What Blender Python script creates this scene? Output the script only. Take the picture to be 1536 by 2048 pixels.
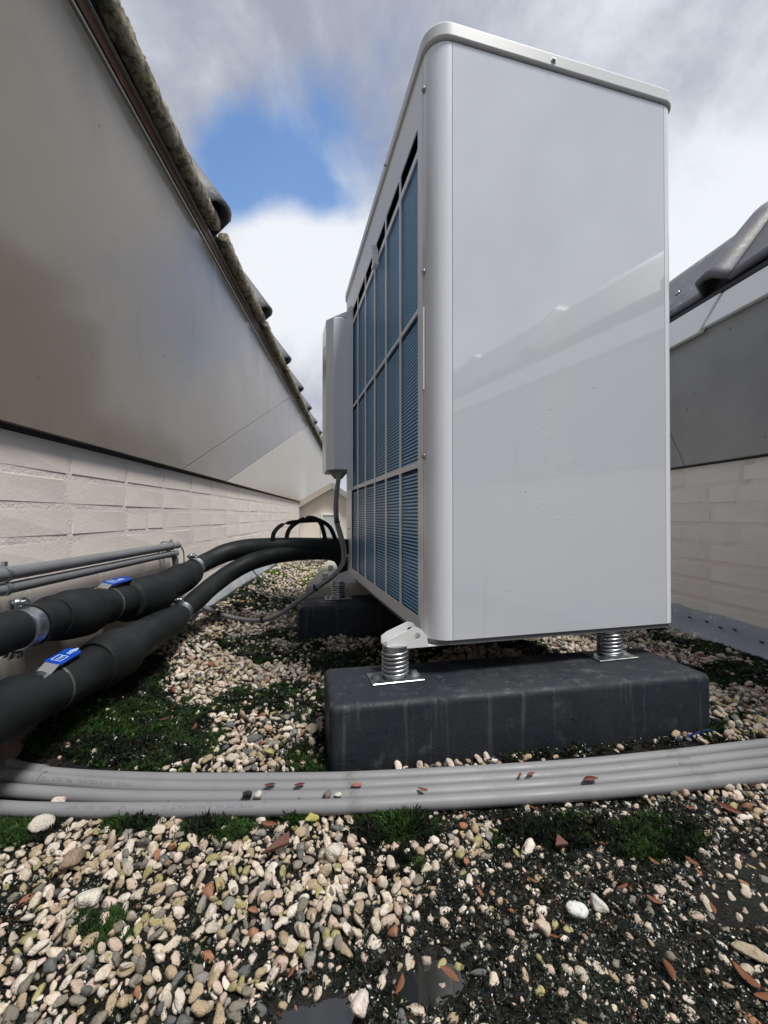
import bpy, bmesh, math, random
import numpy as np
from mathutils import Vector, Matrix, Euler
from mathutils import noise as mnoise
random.seed(7); rng = np.random.default_rng(11)
for o in list(bpy.data.objects): bpy.data.objects.remove(o)
scn = bpy.context.scene
COL = scn.collection
PI = math.pi
# ------------------------------------------------------------------ camera
HC = 0.39; F = 830.0; CX = 768.0; HY = 1031.0
cam = bpy.data.cameras.new('camera'); camo = bpy.data.objects.new('camera', cam); COL.objects.link(camo)
camo.location = (0, 0, HC); camo.rotation_euler = (math.radians(90.48), 0, 0)
cam.sensor_fit = 'VERTICAL'; cam.sensor_height = 36; cam.lens = 36*F/2048
cam.clip_start = 0.01; cam.clip_end = 500
scn.camera = camo
# ------------------------------------------------------------------ sky, sun, exposure
SUN_DIR = Vector((0.34, -0.28, 0.90)).normalized()
world = bpy.data.worlds.new('World'); scn.world = world; world.use_nodes = True
nt = world.node_tree; nt.nodes.clear()
def N(t, typ, **kw):
    n = t.nodes.new(typ)
    for k, v in kw.items(): setattr(n, k, v)
    return n
out = N(nt, 'ShaderNodeOutputWorld'); bg = N(nt, 'ShaderNodeBackground')
nt.links.new(bg.outputs[0], out.inputs[0])
bg.inputs['Strength'].default_value = 0.1
sky = N(nt, 'ShaderNodeTexSky'); sky.sky_type = 'NISHITA'; sky.sun_disc = False
sky.sun_elevation = math.asin(SUN_DIR.z); sky.sun_rotation = math.atan2(SUN_DIR.x, SUN_DIR.y)
tc = N(nt, 'ShaderNodeTexCoord')
def math_node(t, op, a, b=None, c=None, clamp=False):
    n = N(t, 'ShaderNodeMath', operation=op); n.use_clamp = clamp
    for i, v in enumerate((a, b, c)):
        if v is None: continue
        if isinstance(v, (int, float)): n.inputs[i].default_value = v
        else: t.links.new(v, n.inputs[i])
    return n.outputs[0]
def smooth(t, val, lo, hi, a=0.0, b=1.0):
    n = N(t, 'ShaderNodeMapRange', interpolation_type='SMOOTHSTEP')
    t.links.new(val, n.inputs[0])
    for i, v in zip((1, 2, 3, 4), (lo, hi, a, b)): n.inputs[i].default_value = v
    return n.outputs[0]
def noise_node(t, vec, scale, detail=4, rough=.55, dist=0.0):
    n = N(t, 'ShaderNodeTexNoise')
    if vec is not None: t.links.new(vec, n.inputs['Vector'])
    n.inputs['Scale'].default_value = scale; n.inputs['Detail'].default_value = detail
    n.inputs['Roughness'].default_value = rough; n.inputs['Distortion'].default_value = dist
    return n.outputs['Fac']
def mixc(t, fac, a, b):
    n = N(t, 'ShaderNodeMix', data_type='RGBA')
    if isinstance(fac, (int, float)): n.inputs[0].default_value = fac
    else: t.links.new(fac, n.inputs[0])
    for i, v in ((6, a), (7, b)):
        if isinstance(v, tuple): n.inputs[i].default_value = (*v, 1)
        else: t.links.new(v, n.inputs[i])
    return n.outputs[2]
G = tc.outputs['Generated']
def skydir(px, py):
    return Vector(((px-CX)/F, 1, (HY-py)/F)).normalized()
def near(px, py, lo, hi, sc=(1, 1, 1)):
    """falls from 1 to 0 with the distance between the view direction and a direction of the sky"""
    d = N(nt, 'ShaderNodeVectorMath', operation='SUBTRACT'); nt.links.new(G, d.inputs[0]); d.inputs[1].default_value = skydir(px, py)
    m = N(nt, 'ShaderNodeVectorMath', operation='MULTIPLY'); nt.links.new(d.outputs[0], m.inputs[0]); m.inputs[1].default_value = sc
    l = N(nt, 'ShaderNodeVectorMath', operation='LENGTH'); nt.links.new(m.outputs[0], l.inputs[0])
    return smooth(nt, l.outputs['Value'], lo, hi, 1, 0)
n1 = noise_node(nt, G, 3.2, 10, .55, .15)
n2 = noise_node(nt, G, 1.3, 3, .5)
gap = math_node(nt, 'MAXIMUM', math_node(nt, 'MULTIPLY', near(690, 270, .0, .26), .75), near(550, 400, .02, .31))
gap = math_node(nt, 'MAXIMUM', gap, math_node(nt, 'MULTIPLY', near(760, 120, .0, .2), .5))
far_gap = smooth(nt, n2, .60, .70, 0, .6)
gap = math_node(nt, 'MAXIMUM', gap, far_gap)
cover = math_node(nt, 'ADD', math_node(nt, 'MULTIPLY', n1, 2.3), math_node(nt, 'MULTIPLY', gap, -1.45))
cover = math_node(nt, 'ADD', cover, math_node(nt, 'MULTIPLY', near(590, 600, .10, .22), 1.1))
cover = smooth(nt, cover, -.05, .66, .06, 1)
bright = math_node(nt, 'ADD', math_node(nt, 'MULTIPLY', noise_node(nt, G, 3.6, 9, .6, .2), .95), math_node(nt, 'MULTIPLY', near(585, 545, .05, .30), .42))
bright = math_node(nt, 'ADD', bright, math_node(nt, 'MULTIPLY', near(1420, 520, .0, .7), .30))
bright = math_node(nt, 'ADD', bright, math_node(nt, 'MULTIPLY', near(300, 40, .0, .6), -.12))
bright = math_node(nt, 'ADD', bright, math_node(nt, 'MULTIPLY', near(1300, 40, .0, .5), -.13))
bright = smooth(nt, bright, .30, .80)
cloud = mixc(nt, bright, (2.0, 2.15, 2.65), (4.9, 5.1, 5.4))
blue = N(nt, 'ShaderNodeMix', data_type='RGBA', blend_type='MULTIPLY'); blue.inputs[0].default_value = 1
nt.links.new(sky.outputs[0], blue.inputs[6]); blue.inputs[7].default_value = (.85, 1.08, 1.25, 1)
fin = mixc(nt, cover, blue.outputs[2], cloud)
nt.links.new(fin, bg.inputs['Color'])
sl = bpy.data.lights.new('sun', 'SUN'); sl.energy = 2.5; sl.angle = math.radians(14); sl.color = (1, .965, .91)
slo = bpy.data.objects.new('sun', sl); COL.objects.link(slo)
slo.rotation_euler = SUN_DIR.to_track_quat('Z', 'Y').to_euler(); slo.location = (2, -3, 6)
scn.view_settings.view_transform = 'Standard'; scn.view_settings.look = 'None'
scn.view_settings.gamma = 1; scn.view_settings.exposure = 0.85
scn.render.engine = 'CYCLES'
scn.cycles.max_bounces = 6

# ------------------------------------------------------------------ helpers
def at(px, py, z):
    """pixel of the full photograph + depth in metres -> point"""
    return Vector(((px-CX)/F*z, z, HC+(HY-py)/F*z))
def gnd(px, py, h=0.0):
    z = (HC-h)*F/(py-HY)
    return Vector(((px-CX)/F*z, z, h))
def tag(o, label=None, cat=None, group=None, kind=None):
    if label: o['label'] = label
    if cat: o['category'] = cat
    if group: o['group'] = group
    if kind: o['kind'] = kind
    return o
def empty(name, loc=(0, 0, 0), rz=0, **kw):
    o = bpy.data.objects.new(name, None); COL.objects.link(o); o.location = loc; o.rotation_euler = (0, 0, rz)
    o.empty_display_size = .05
    return tag(o, **kw)
def finish(me, mat, smooth_=False):
    if mat: me.materials.append(mat)
    if smooth_:
        for p in me.polygons: p.use_smooth = True
    return me
def link(name, me, parent=None, loc=None):
    o = bpy.data.objects.new(name, me); COL.objects.link(o)
    if parent: o.parent = parent
    if loc is not None: o.location = loc
    return o
def obj(name, bm, mat, parent=None, smooth_=False, loc=None):
    me = bpy.data.meshes.new(name); bmesh.ops.recalc_face_normals(bm, faces=bm.faces); bm.to_mesh(me); bm.free()
    return link(name, finish(me, mat, smooth_), parent, loc)
def pyobj(name, v, f, mat, parent=None, smooth_=True, loc=None):
    me = bpy.data.meshes.new(name); me.from_pydata([tuple(p) for p in v], [], f); me.update()
    return link(name, finish(me, mat, smooth_), parent, loc)
def autosmooth(o, ang=35):
    me = o.data
    for p in me.polygons: p.use_smooth = True
    me.set_sharp_from_angle(angle=math.radians(ang)) if hasattr(me, 'set_sharp_from_angle') else None
    return o
def bevel(o, w, seg=2):
    m = o.modifiers.new('bevel', 'BEVEL'); m.width = w; m.segments = seg; m.limit_method = 'ANGLE'; m.angle_limit = math.radians(40)
    return o
def box(bm, x0, x1, y0, y1, z0, z1, mtx=None):
    r = bmesh.ops.create_cube(bm, size=1)
    M = Matrix.Translation(((x0+x1)/2, (y0+y1)/2, (z0+z1)/2)) @ Matrix.Diagonal((abs(x1-x0), abs(y1-y0), abs(z1-z0), 1))
    if mtx: M = mtx @ M
    bmesh.ops.transform(bm, matrix=M, verts=r['verts']); return r['verts']
def cyl(bm, p0, p1, r0, r1=None, n=16):
    p0 = Vector(p0); p1 = Vector(p1); d = p1-p0
    r = bmesh.ops.create_cone(bm, cap_ends=True, segments=n, radius1=r0, radius2=r0 if r1 is None else r1, depth=d.length)
    M = Matrix.Translation((p0+p1)/2) @ d.to_track_quat('Z', 'Y').to_matrix().to_4x4()
    bmesh.ops.transform(bm, matrix=M, verts=r['verts']); return r['verts']
def prism(bm, poly, axis_vec, mtx=None):
    """poly: 3D points of a planar outline, extruded by axis_vec"""
    a = Vector(axis_vec)
    v0 = [bm.verts.new((mtx @ Vector(p)) if mtx else p) for p in poly]
    v1 = [bm.verts.new((mtx @ (Vector(p)+a)) if mtx else Vector(p)+a) for p in poly]
    n = len(poly)
    bm.faces.new(v0[::-1]); bm.faces.new(v1)
    for i in range(n): bm.faces.new((v0[i], v0[(i+1) % n], v1[(i+1) % n], v1[i]))
def catmull(pts, rad, sub=8):
    P = [Vector(p) for p in pts]; P = [P[0]*2-P[1]]+P+[P[-1]*2-P[-2]]; R = [rad[0]]+list(rad)+[rad[-1]]
    o, r = [], []
    for i in range(1, len(P)-2):
        for k in range(sub):
            t = k/sub; a, b, c, d = P[i-1:i+3]
            o.append(.5*((2*b)+(c-a)*t+(2*a-5*b+4*c-d)*t*t+(3*b-a-3*c+d)*t**3))
            s = t*t*(3-2*t); r.append(R[i]*(1-s)+R[i+1]*s)
    o.append(P[-2]); r.append(R[-2]); return o, r
def tube(pts, rad, n=16, wob=0.0, sx=1.0, up0=Vector((0, 0, 1))):
    """sweep, with caps; returns verts and faces. sx flattens the section (ribbon)"""
    V, Fc = [], []
    m = len(pts)
    for i, p in enumerate(pts):
        t = (pts[min(i+1, m-1)]-pts[max(i-1, 0)]).normalized()
        s = t.cross(up0)
        if s.length < 1e-4: s = t.cross(Vector((0, 1, 0)))
        s.normalize(); u = s.cross(t).normalized()
        for k in range(n):
            a = 2*PI*k/n
            rr = rad[i] if not isinstance(rad, float) else rad
            if wob: rr *= 1+wob*(mnoise.noise(Vector((p.x*18+math.cos(a), p.y*18+math.sin(a), p.z*18))))
            V.append(p+s*math.cos(a)*rr*sx+u*math.sin(a)*rr)
    for i in range(m-1):
        for k in range(n):
            Fc.append((i*n+k, i*n+(k+1) % n, (i+1)*n+(k+1) % n, (i+1)*n+k))
    Fc.append(tuple(range(n))[::-1]); Fc.append(tuple((m-1)*n+k for k in range(n)))
    return V, Fc
def tube_obj(name, pts, rad, mat, parent=None, n=16, sub=8, **kw):
    if isinstance(rad, float): rad = [rad]*len(pts)
    P, R = catmull(pts, rad, sub)
    o = pyobj(name, *tube(P, R, n, **kw), mat, parent)
    return autosmooth(o, 50)

# ------------------------------------------------------------------ materials
def mat(name, col, rough=.5, metal=0.0, spec=.5, coat=0.0, bump=None, vary=None, rough_var=None, coords='Object', transmission=0, ior=1.45, coat_ior=1.5, coat_rough=.03):
    """bump=(scale, strength, detail[, distance]); vary=[(colour, scale, lo, hi, detail)...]; rough_var=(scale, lo, hi)"""
    m = bpy.data.materials.new(name); m.use_nodes = True; t = m.node_tree
    b = t.nodes['Principled BSDF']
    b.inputs['Base Color'].default_value = (*col, 1); b.inputs['Roughness'].default_value = rough
    b.inputs['Metallic'].default_value = metal; b.inputs['Specular IOR Level'].default_value = spec
    b.inputs['Coat Weight'].default_value = coat; b.inputs['Coat Roughness'].default_value = coat_rough; b.inputs['Coat IOR'].default_value = coat_ior
    b.inputs['Transmission Weight'].default_value = transmission; b.inputs['IOR'].default_value = ior
    c = N(t, 'ShaderNodeTexCoord').outputs[coords]
    cur = col
    for v in (vary or []):
        cc, sc, lo, hi = v[:4]; det = v[4] if len(v) > 4 else 5
        amp = v[5] if len(v) > 5 else 1.0
        cv = c
        if len(v) > 6:
            mp = N(t, 'ShaderNodeMapping'); mp.inputs['Scale'].default_value = v[6]; t.links.new(c, mp.inputs[0]); cv = mp.outputs[0]
        f = smooth(t, noise_node(t, cv, sc, det, .6), lo, hi, 0, amp)
        cur = mixc(t, f, cur, cc)
    if vary: t.links.new(cur, b.inputs['Base Color'])
    if rough_var:
        sc, lo, hi = rough_var
        t.links.new(smooth(t, noise_node(t, c, sc, 5), .3, .7, lo, hi), b.inputs['Roughness'])
    if bump:
        hs = None
        for bb in (bump if isinstance(bump, list) else [bump]):
            n = N(t, 'ShaderNodeBump'); n.inputs['Strength'].default_value = bb[1]; n.inputs['Distance'].default_value = bb[3] if len(bb) > 3 else .002
            t.links.new(noise_node(t, c, bb[0], bb[2], .6), n.inputs['Height'])
            if hs: t.links.new(hs, n.inputs['Normal'])
            hs = n.outputs[0]
        t.links.new(hs, b.inputs['Normal'])
    return m
M = {}
M['white'] = mat('white_coated_steel', (.60, .635, .69), .14, spec=.5, coat=1.0, coat_ior=2.3, bump=(1.6, .04, 2, .01), vary=[((.42, .43, .42), 26, .60, .85, 6, .35, (1, 1, .05)), ((.66, .68, .70), 3, .35, .8, 3, .5)])
M['post'] = mat('white_corner_steel', (.74, .77, .81), .24, spec=.5, coat=.5, coat_ior=1.45, bump=(1.6, .04, 2, .01))
M['white_frame'] = mat('white_frame_steel', (.84, .86, .88), .3, vary=[((.55, .55, .54), 14, .62, .85, 6, .45)])
M['lid'] = mat('lid_steel', (.66, .68, .68), .3, vary=[((.5, .51, .50), 6, .6, .85, 6, .5)])
M['seam'] = mat('dark_seam', (.04, .042, .045), .7)
M['coil'] = mat('blue_coil', (.008, .042, .15), .35, metal=.3, vary=[((.02, .07, .14), 400, .45, .7, 2)])
M['wire'] = mat('blue_slat', (.28, .56, .88), .35, metal=0, vary=[((.14, .28, .44), 2.5, .40, .70, 6, .7), ((.05, .13, .26), 60, .56, .8, 6, .7)])
M['zinc'] = mat('zinc_steel', (.50, .52, .54), .34, metal=1, vary=[((.25, .27, .29), 60, .42, .70, 6, .8)], rough_var=(40, .28, .50))
M['rubber'] = mat('black_foam_rubber', (.009, .011, .012), .62, spec=.25, bump=[(60, .25, 3, .003), (900, .15, 2, .0005)], vary=[((.02, .024, .026), 9, .45, .75, 5, .8)], rough_var=(12, .5, .75))
M['rubber_chalk'] = mat('chalky_seam', (.06, .065, .062), .8, vary=[((.38, .38, .34), 90, .56, .72, 6)])
M['blue'] = mat('blue_vinyl', (.006, .05, .34), .28, coat=.2, vary=[((.02, .12, .55), 40, .5, .8, 4, .5)])
M['white_print'] = mat('white_print', (.55, .68, .85), .5)
M['dark_print'] = mat('dark_print', (.10, .10, .115), .5)
M['conduit'] = mat('grey_conduit', (.185, .188, .20), .5, spec=.45, vary=[((.10, .10, .085), 22, .56, .76, 8, .6), ((.24, .245, .25), 7, .45, .8, 3, .6), ((.05, .045, .03), 120, .68, .74, 3, .8)], rough_var=(20, .42, .64), bump=(30, .08, 3, .002))
M['rail'] = mat('dark_grey_conduit', (.15, .155, .165), .34, vary=[((.10, .10, .10), 14, .5, .8, 5, .6)], rough_var=(10, .3, .5))
M['cable'] = mat('grey_cable', (.17, .165, .17), .35)
M['black'] = mat('black_plastic', (.012, .012, .013), .4)
M['arm'] = mat('dull_steel', (.16, .17, .18), .6, metal=.3, vary=[((.18, .16, .13), 50, .5, .75, 5)])
M['foot'] = mat('black_cast_block', (.018, .022, .029), .6, spec=.3,
    vary=[((.022, .025, .031), 7, .42, .62, 6), ((.09, .10, .115), 22, .56, .78, 8, .6), ((.13, .14, .14), 60, .54, .72, 5, .30, (1.2, 1.2, .08)), ((.008, .008, .010), 95, .66, .72, 2)],
    rough_var=(18, .42, .8), bump=[(40, .4, 8, .004), (240, .35, 4, .002)])
M['paint'] = mat('painted_brick', (.78, .72, .665), .6, coords='Object',
    vary=[((.56, .50, .45), 4, .4, .75, 6, .6), ((.46, .39, .34), 45, .66, .8, 7, .5)], bump=[(160, .28, 5, .002), (14, .2, 3, .003)])
M['mortar'] = mat('painted_mortar', (.74, .68, .63), .7, vary=[((.42, .38, .35), 12, .5, .8, 6, .6)], bump=[(160, .6, 6, .003)])
M['clad'] = mat('grey_cladding', (.200, .178, .148), .30, spec=.35, coat=.16, coat_ior=1.5, coat_rough=.17,
    vary=[((.21, .18, .15), 1.6, .35, .7, 4, .8), ((.12, .115, .10), 5, .55, .85, 7, .5), ((.04, .04, .04), 55, .74, .765, 2, .9), ((.10, .095, .085), 9, .56, .80, 8, .4, (1, 1, .25)), ((.05, .05, .045), 130, .72, .75, 3, .8)], bump=[(2.2, .10, 3, .02), (500, .05, 2, .001)], rough_var=(4, .10, .24))
M['clad_r'] = mat('dark_grey_cladding', (.30, .30, .292), .3, spec=.5,
    vary=[((.19, .19, .19), 2, .4, .75, 5, .8), ((.07, .07, .07), 60, .73, .76, 2, .9)], bump=(300, .05, 2, .001))
M['clad_end'] = mat('cream_reflection_and_barge', (.46, .42, .35), .3, vary=[((.5, .47, .42), 3, .4, .8, 5, .6)])  # cream is the bright reflection on grey cladding painted in; barge board shares it
M['trim_w'] = mat('white_trim', (.93, .95, .95), .25, vary=[((.35, .36, .35), 14, .66, .8, 8, .5), ((.08, .08, .08), 90, .73, .76, 2, .8)])
M['trim_line'] = mat('pale_trim', (.5, .47, .42), .35, metal=.4)
M['batten'] = mat('brown_batten', (.085, .042, .024), .6, vary=[((.05, .03, .02), 7, .45, .7, 6, .9), ((.25, .13, .08), 12, .6, .8, 4, .6)])
M['tile'] = mat('slate_tile', (.125, .125, .140), .5, bump=[(70, .3, 6, .003)],
    vary=[((.18, .18, .195), 5, .4, .75, 5, .7), ((.34, .36, .32), 24, .60, .66, 7, .85)])
M['tile_moss'] = mat('mossy_tile_edge', (.34, .30, .22), .9, bump=[(60, 1, 8, .012), (260, .8, 4, .004)],
    vary=[((.09, .075, .055), 40, .42, .6, 7), ((.40, .38, .28), 70, .56, .68, 7), ((.075, .10, .018), 9, .52, .66, 5, .9)])
M['kerb'] = mat('grey_bitumen_upstand', (.24, .255, .28), .5, bump=[(30, .4, 5, .004)],
    vary=[((.36, .37, .38), 6, .45, .75, 5, .8), ((.55, .54, .52), 34, .62, .70, 6, .8), ((.04, .035, .03), 46, .70, .76, 4)])
M['kerb_warm'] = mat('rusty_upstand', (.22, .15, .12), .7, bump=[(30, .4, 5, .004)],
    vary=[((.12, .10, .09), 5, .40, .65, 5), ((.34, .15, .085), 8, .52, .75, 4, .9)])
M['beam'] = mat('weathered_concrete_beam', (.40, .38, .31), .8, bump=[(50, .4, 6, .003)], vary=[((.25, .25, .18), 9, .45, .75, 6)])
M['cream'] = mat('cream_render', (.82, .76, .66), .8, vary=[((.65, .60, .52), 5, .4, .75, 5, .5)])
M['soffit'] = mat('grey_soffit', (.32, .36, .38), .6, vary=[((.25, .28, .30), 8, .4, .7, 4, .5)])
M['glass'] = mat('window_glass', (.25, .30, .32), .06, spec=.6)
M['blind'] = mat('window_blind', (.62, .66, .66), .5)
M['deck'] = mat('roof_felt', (.02, .02, .02), .8, vary=[((.035, .033, .028), 10, .4, .7, 6)])
M['ground_far'] = mat('distant_ground', (.09, .09, .08), .9, vary=[((.05, .06, .04), .2, .4, .7, 6)])
M['leaf'] = mat('brown_leaf', (.16, .058, .026), .45, vary=[((.10, .04, .02), 60, .45, .7, 5), ((.28, .13, .05), 90, .6, .75, 3, .6)], bump=(200, .4, 3, .001))
M['leaf_dark'] = mat('dark_red_leaf', (.11, .030, .020), .4, vary=[((.05, .02, .015), 60, .45, .7, 5)], bump=(200, .4, 3, .001))
M['terracotta'] = mat('terracotta', (.11, .050, .038), .8, vary=[((.10, .055, .045), 30, .4, .7, 6)], bump=(150, .5, 5, .002))
M['blue_tie'] = mat('blue_strap', (.01, .03, .16), .4)
# painted pebbles: colour comes with every stone
def pebble_mat(name, inst=True):
    m = bpy.data.materials.new(name); m.use_nodes = True; t = m.node_tree; b = t.nodes['Principled BSDF']
    a = N(t, 'ShaderNodeAttribute'); a.attribute_name = 'col'; a.attribute_type = 'INSTANCER' if inst else 'OBJECT'
    base = a.outputs['Color']
    oi = N(t, 'ShaderNodeObjectInfo')
    c = N(t, 'ShaderNodeTexCoord').outputs['Object']
    add = N(t, 'ShaderNodeVectorMath', operation='ADD'); t.links.new(c, add.inputs[0])
    r = N(t, 'ShaderNodeVectorMath', operation='SCALE'); r.inputs[0].default_value = (37, 91, 53); t.links.new(oi.outputs['Random'], r.inputs['Scale'])
    t.links.new(r.outputs[0], add.inputs[1]); v = add.outputs[0]
    dk = N(t, 'ShaderNodeMix', data_type='RGBA', blend_type='MULTIPLY'); dk.inputs[7].default_value = (.50, .42, .33, 1)
    t.links.new(base, dk.inputs[6]); t.links.new(smooth(t, noise_node(t, v, 1.7, 7, .62, .6), .50, .74, 0, .85), dk.inputs[0])
    w = N(t, 'ShaderNodeTexWave'); t.links.new(v, w.inputs['Vector']); w.inputs['Scale'].default_value = .9
    w.inputs['Distortion'].default_value = 9; w.inputs['Detail'].default_value = 4; w.inputs['Detail Scale'].default_value = 1.3
    vein = smooth(t, w.outputs['Fac'], .93, .995, 0, .35)
    dk2 = N(t, 'ShaderNodeMix', data_type='RGBA', blend_type='MULTIPLY'); dk2.inputs[7].default_value = (.30, .27, .24, 1)
    t.links.new(dk.outputs[2], dk2.inputs[6]); t.links.new(vein, dk2.inputs[0])
    ye = mixc(t, smooth(t, noise_node(t, v, 1.1, 6, .6), .58, .74, 0, .38), dk2.outputs[2], (.32, .26, .12))
    t.links.new(ye, b.inputs['Base Color'])
    t.links.new(smooth(t, noise_node(t, v, 2, 4), .3, .7, .28, .62), b.inputs['Roughness'])
    bp = N(t, 'ShaderNodeBump'); bp.inputs['Strength'].default_value = .4; bp.inputs['Distance'].default_value = .06
    t.links.new(noise_node(t, v, 4.5, 7, .62), bp.inputs['Height']); t.links.new(bp.outputs[0], b.inputs['Normal'])
    return m
M['pebble'] = pebble_mat('pebble_stone'); M['pebble_one'] = pebble_mat('single_pebble_stone', False)
def attr_mat(name, rough, spec=.5, sheen=0, bump=None):
    m = bpy.data.materials.new(name); m.use_nodes = True; t = m.node_tree; b = t.nodes['Principled BSDF']
    a = N(t, 'ShaderNodeAttribute'); a.attribute_name = 'col'; a.attribute_type = 'INSTANCER'
    t.links.new(a.outputs['Color'], b.inputs['Base Color']); b.inputs['Roughness'].default_value = rough
    b.inputs['Specular IOR Level'].default_value = spec
    return m
M['moss'] = attr_mat('moss_blades', .7, .3); M['flake'] = attr_mat('wet_debris', .28, .4)
# ground: wet dark felt and dirt
def soil_mat():
    m = mat('wet_dark_soil', (.005, .005, .0045), .3, spec=.35, vary=[((.016, .012, .008), 25, .45, .7, 6, .8), ((.006, .012, .004), 9, .5, .7, 5, .8)],
            rough_var=(60, .14, .6), bump=[(130, .9, 6, .006), (420, .8, 4, .003)])
    return m
M['soil'] = soil_mat()
M['water'] = mat('puddle_water', (.010, .010, .008), .03, spec=1.0, coat=1.0, coat_ior=1.8, bump=(18, .03, 2, .004))
M['water'].node_tree.nodes['Principled BSDF'].inputs['IOR'].default_value = 1.33
M['droplet'] = mat('water_droplet', (.62, .65, .68), .05, spec=.8)

# ------------------------------------------------------------------ ground
def vnoise(x, y, s, seed=0):
    """value noise on arrays"""
    x = np.asarray(x)/s+1000.5; y = np.asarray(y)/s+1000.5
    xi = np.floor(x).astype(np.int64); yi = np.floor(y).astype(np.int64); fx = x-xi; fy = y-yi
    fx = fx*fx*(3-2*fx); fy = fy*fy*(3-2*fy)
    def h(a, b):
        n = (a*374761393+b*668265263+seed*974634777) & 0xffffffff
        n = ((n ^ (n >> 13))*1274126177) & 0xffffffff
        return ((n ^ (n >> 16)) & 0xffff)/65535.0
    return (h(xi, yi)*(1-fx)+h(xi+1, yi)*fx)*(1-fy)+(h(xi, yi+1)*(1-fx)+h(xi+1, yi+1)*fx)*fy
def fbm(x, y, s, seed=0, o=4):
    r = 0; a = 1; t = 0
    for i in range(o):
        r = r+a*vnoise(x, y, s/2**i, seed+i*7); t += a; a *= .5
    return r/t
def sst(v, a, b):
    t = np.clip((v-a)/(b-a), 0, 1); return t*t*(3-2*t)
def to_px(x, y):
    y = np.maximum(y, .05); return CX+F*x/y, HY+F*HC/y
def blob(px, py, cx, cy, rx, ry):
    return np.exp(-(((px-cx)/rx)**2+((py-cy)/ry)**2))
def regions(x, y):
    """dense gravel 0..1, moss 0..1, wet felt 0..1, puddle 0..1"""
    px, py = to_px(x, y)
    nz = fbm(x, y, .09, 3)-.5; nf = fbm(x, y, .03, 9)-.5
    front = py > 1600
    edge = 840+(py-1640)*.10-np.clip(py-1840, 0, None)*2.0+nz*420+nf*120
    dens_f = 1-sst(px, edge-60, edge+60)
    dens_f = np.maximum(dens_f, .75*np.clip(blob(px, py, 900, 1680, 190, 50)*1.3, 0, 1))
    dens_f = np.maximum(dens_f, .55*blob(px, py, 1080, 1830, 70, 50))
    dens_f = np.maximum(dens_f, .8*blob(px, py, 1540, 1625, 110, 45))
    dens_f = dens_f*(1-.5*sst(fbm(x, y, .05, 55), .53, .62))
    dens_f = np.maximum(dens_f, .38)
    pud = np.maximum(blob(px, py, 640, 2035, 120, 75), .9*blob(px, py, 860, 1950, 90, 60))
    pud = np.maximum(pud, .85*blob(px, py, 1500, 1780, 130, 90))
    pud = pud*(.45+1.1*fbm(x, y, .022, 91, 3))
    moss_f = np.maximum.reduce([blob(px, py, 40, 1660, 90, 34), blob(px, py, 270, 1650, 60, 24), blob(px, py, 440, 1665, 80, 24),
                                blob(px, py, 590, 1625, 50, 26), blob(px, py, 790, 1655, 90, 40), .75*blob(px, py, 1100, 1665, 160, 40), .75*blob(px, py, 1300, 1680, 120, 55),
                                .55*blob(px, py, 800, 1720, 60, 40), .5*blob(px, py, 200, 1860, 70, 60)])
    moss_b = np.maximum.reduce([blob(px, py, 240, 1465, 190, 70)*1.2, blob(px, py, 110, 1530, 130, 40), blob(px, py, 370, 1480, 90, 60)*.8, blob(px, py, 300, 1370, 60, 30)*.7,
                                blob(px, py, 640, 1122, 60, 12)*.9])
    patch = sst(fbm(x, y, .12, 21), .51, .60)
    right = (px > 1300) & (~front)
    moss = np.where(front, moss_f, np.maximum(moss_b, np.where(right, patch*.8, patch*.45)))
    wet = np.where(front, 1-dens_f, 0.0)
    dens_b = 1-.88*sst(moss_b, .28, .6)-.7*patch*(1-sst(moss_b, .3, .6))-.45*sst(fbm(x, y, .06, 56), .55, .63)
    dens_b = np.where(blob(px, py, 1200, 1500, 260, 34) > .5, .03, dens_b)
    dens = np.where(front, dens_f*(1-.85*sst(moss_f, .3, .6)), dens_b)
    dens = dens*(1-.7*sst(pud, .45, .75))
    return np.clip(dens, 0, 1), np.clip(moss, 0, 1), np.clip(wet, 0, 1), np.clip(np.where(front, pud, 0), 0, 1)
def gheight(x, y):
    d, m, w, p = regions(x, y)
    h = .006*(fbm(x, y, .2, 5)-.5)+.004*m+.002*(fbm(x, y, .012, 8)-.5)
    h = h-.0075*sst(p, .30, .75)
    wl = -.56-.076*y
    mound = .045*sst(-(x-wl), -.22, -.06)*sst(y, .5, .8)*(1-sst(y, 3.0, 3.6))
    return h+mound
def build_ground():
    xs = np.arange(-1.15, 1.45, .0045)
    ys = [.18]
    while ys[-1] < 5.0: ys.append(ys[-1]+(.0035 if ys[-1] < .62 else .0035+.012*(ys[-1]-.62)))
    ys = np.array(ys)
    X, Y = np.meshgrid(xs, ys); Z = gheight(X, Y)
    d, m, w, p = regions(X, Y)
    ridg = np.abs(fbm(X, Y, .009, 31, 3)-.5)*2
    Z = Z+(.0035*(1-ridg)*w+.0015*(fbm(X, Y, .006, 40, 2)-.5))*(Y < .9)
    ny, nx = X.shape
    V = np.stack([X, Y, Z], -1).reshape(-1, 3)
    i = np.arange(ny-1)[:, None]*nx+np.arange(nx-1)[None, :]
    Q = np.stack([i, i+1, i+nx+1, i+nx], -1).reshape(-1, 4)
    me = bpy.data.meshes.new('gravel_bed')
    me.vertices.add(len(V)); me.vertices.foreach_set('co', V.ravel())
    me.loops.add(Q.size); me.loops.foreach_set('vertex_index', Q.ravel().astype(np.int32))
    me.polygons.add(len(Q)); me.polygons.foreach_set('loop_start', np.arange(0, Q.size, 4, dtype=np.int32))
    me.update(calc_edges=True); me.validate(); finish(me, M['soil'], True)
    o = link('roof_soil', me); tag(o, 'dark wet soil and felt of the flat roof under the gravel', kind='structure')
build_ground()
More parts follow.
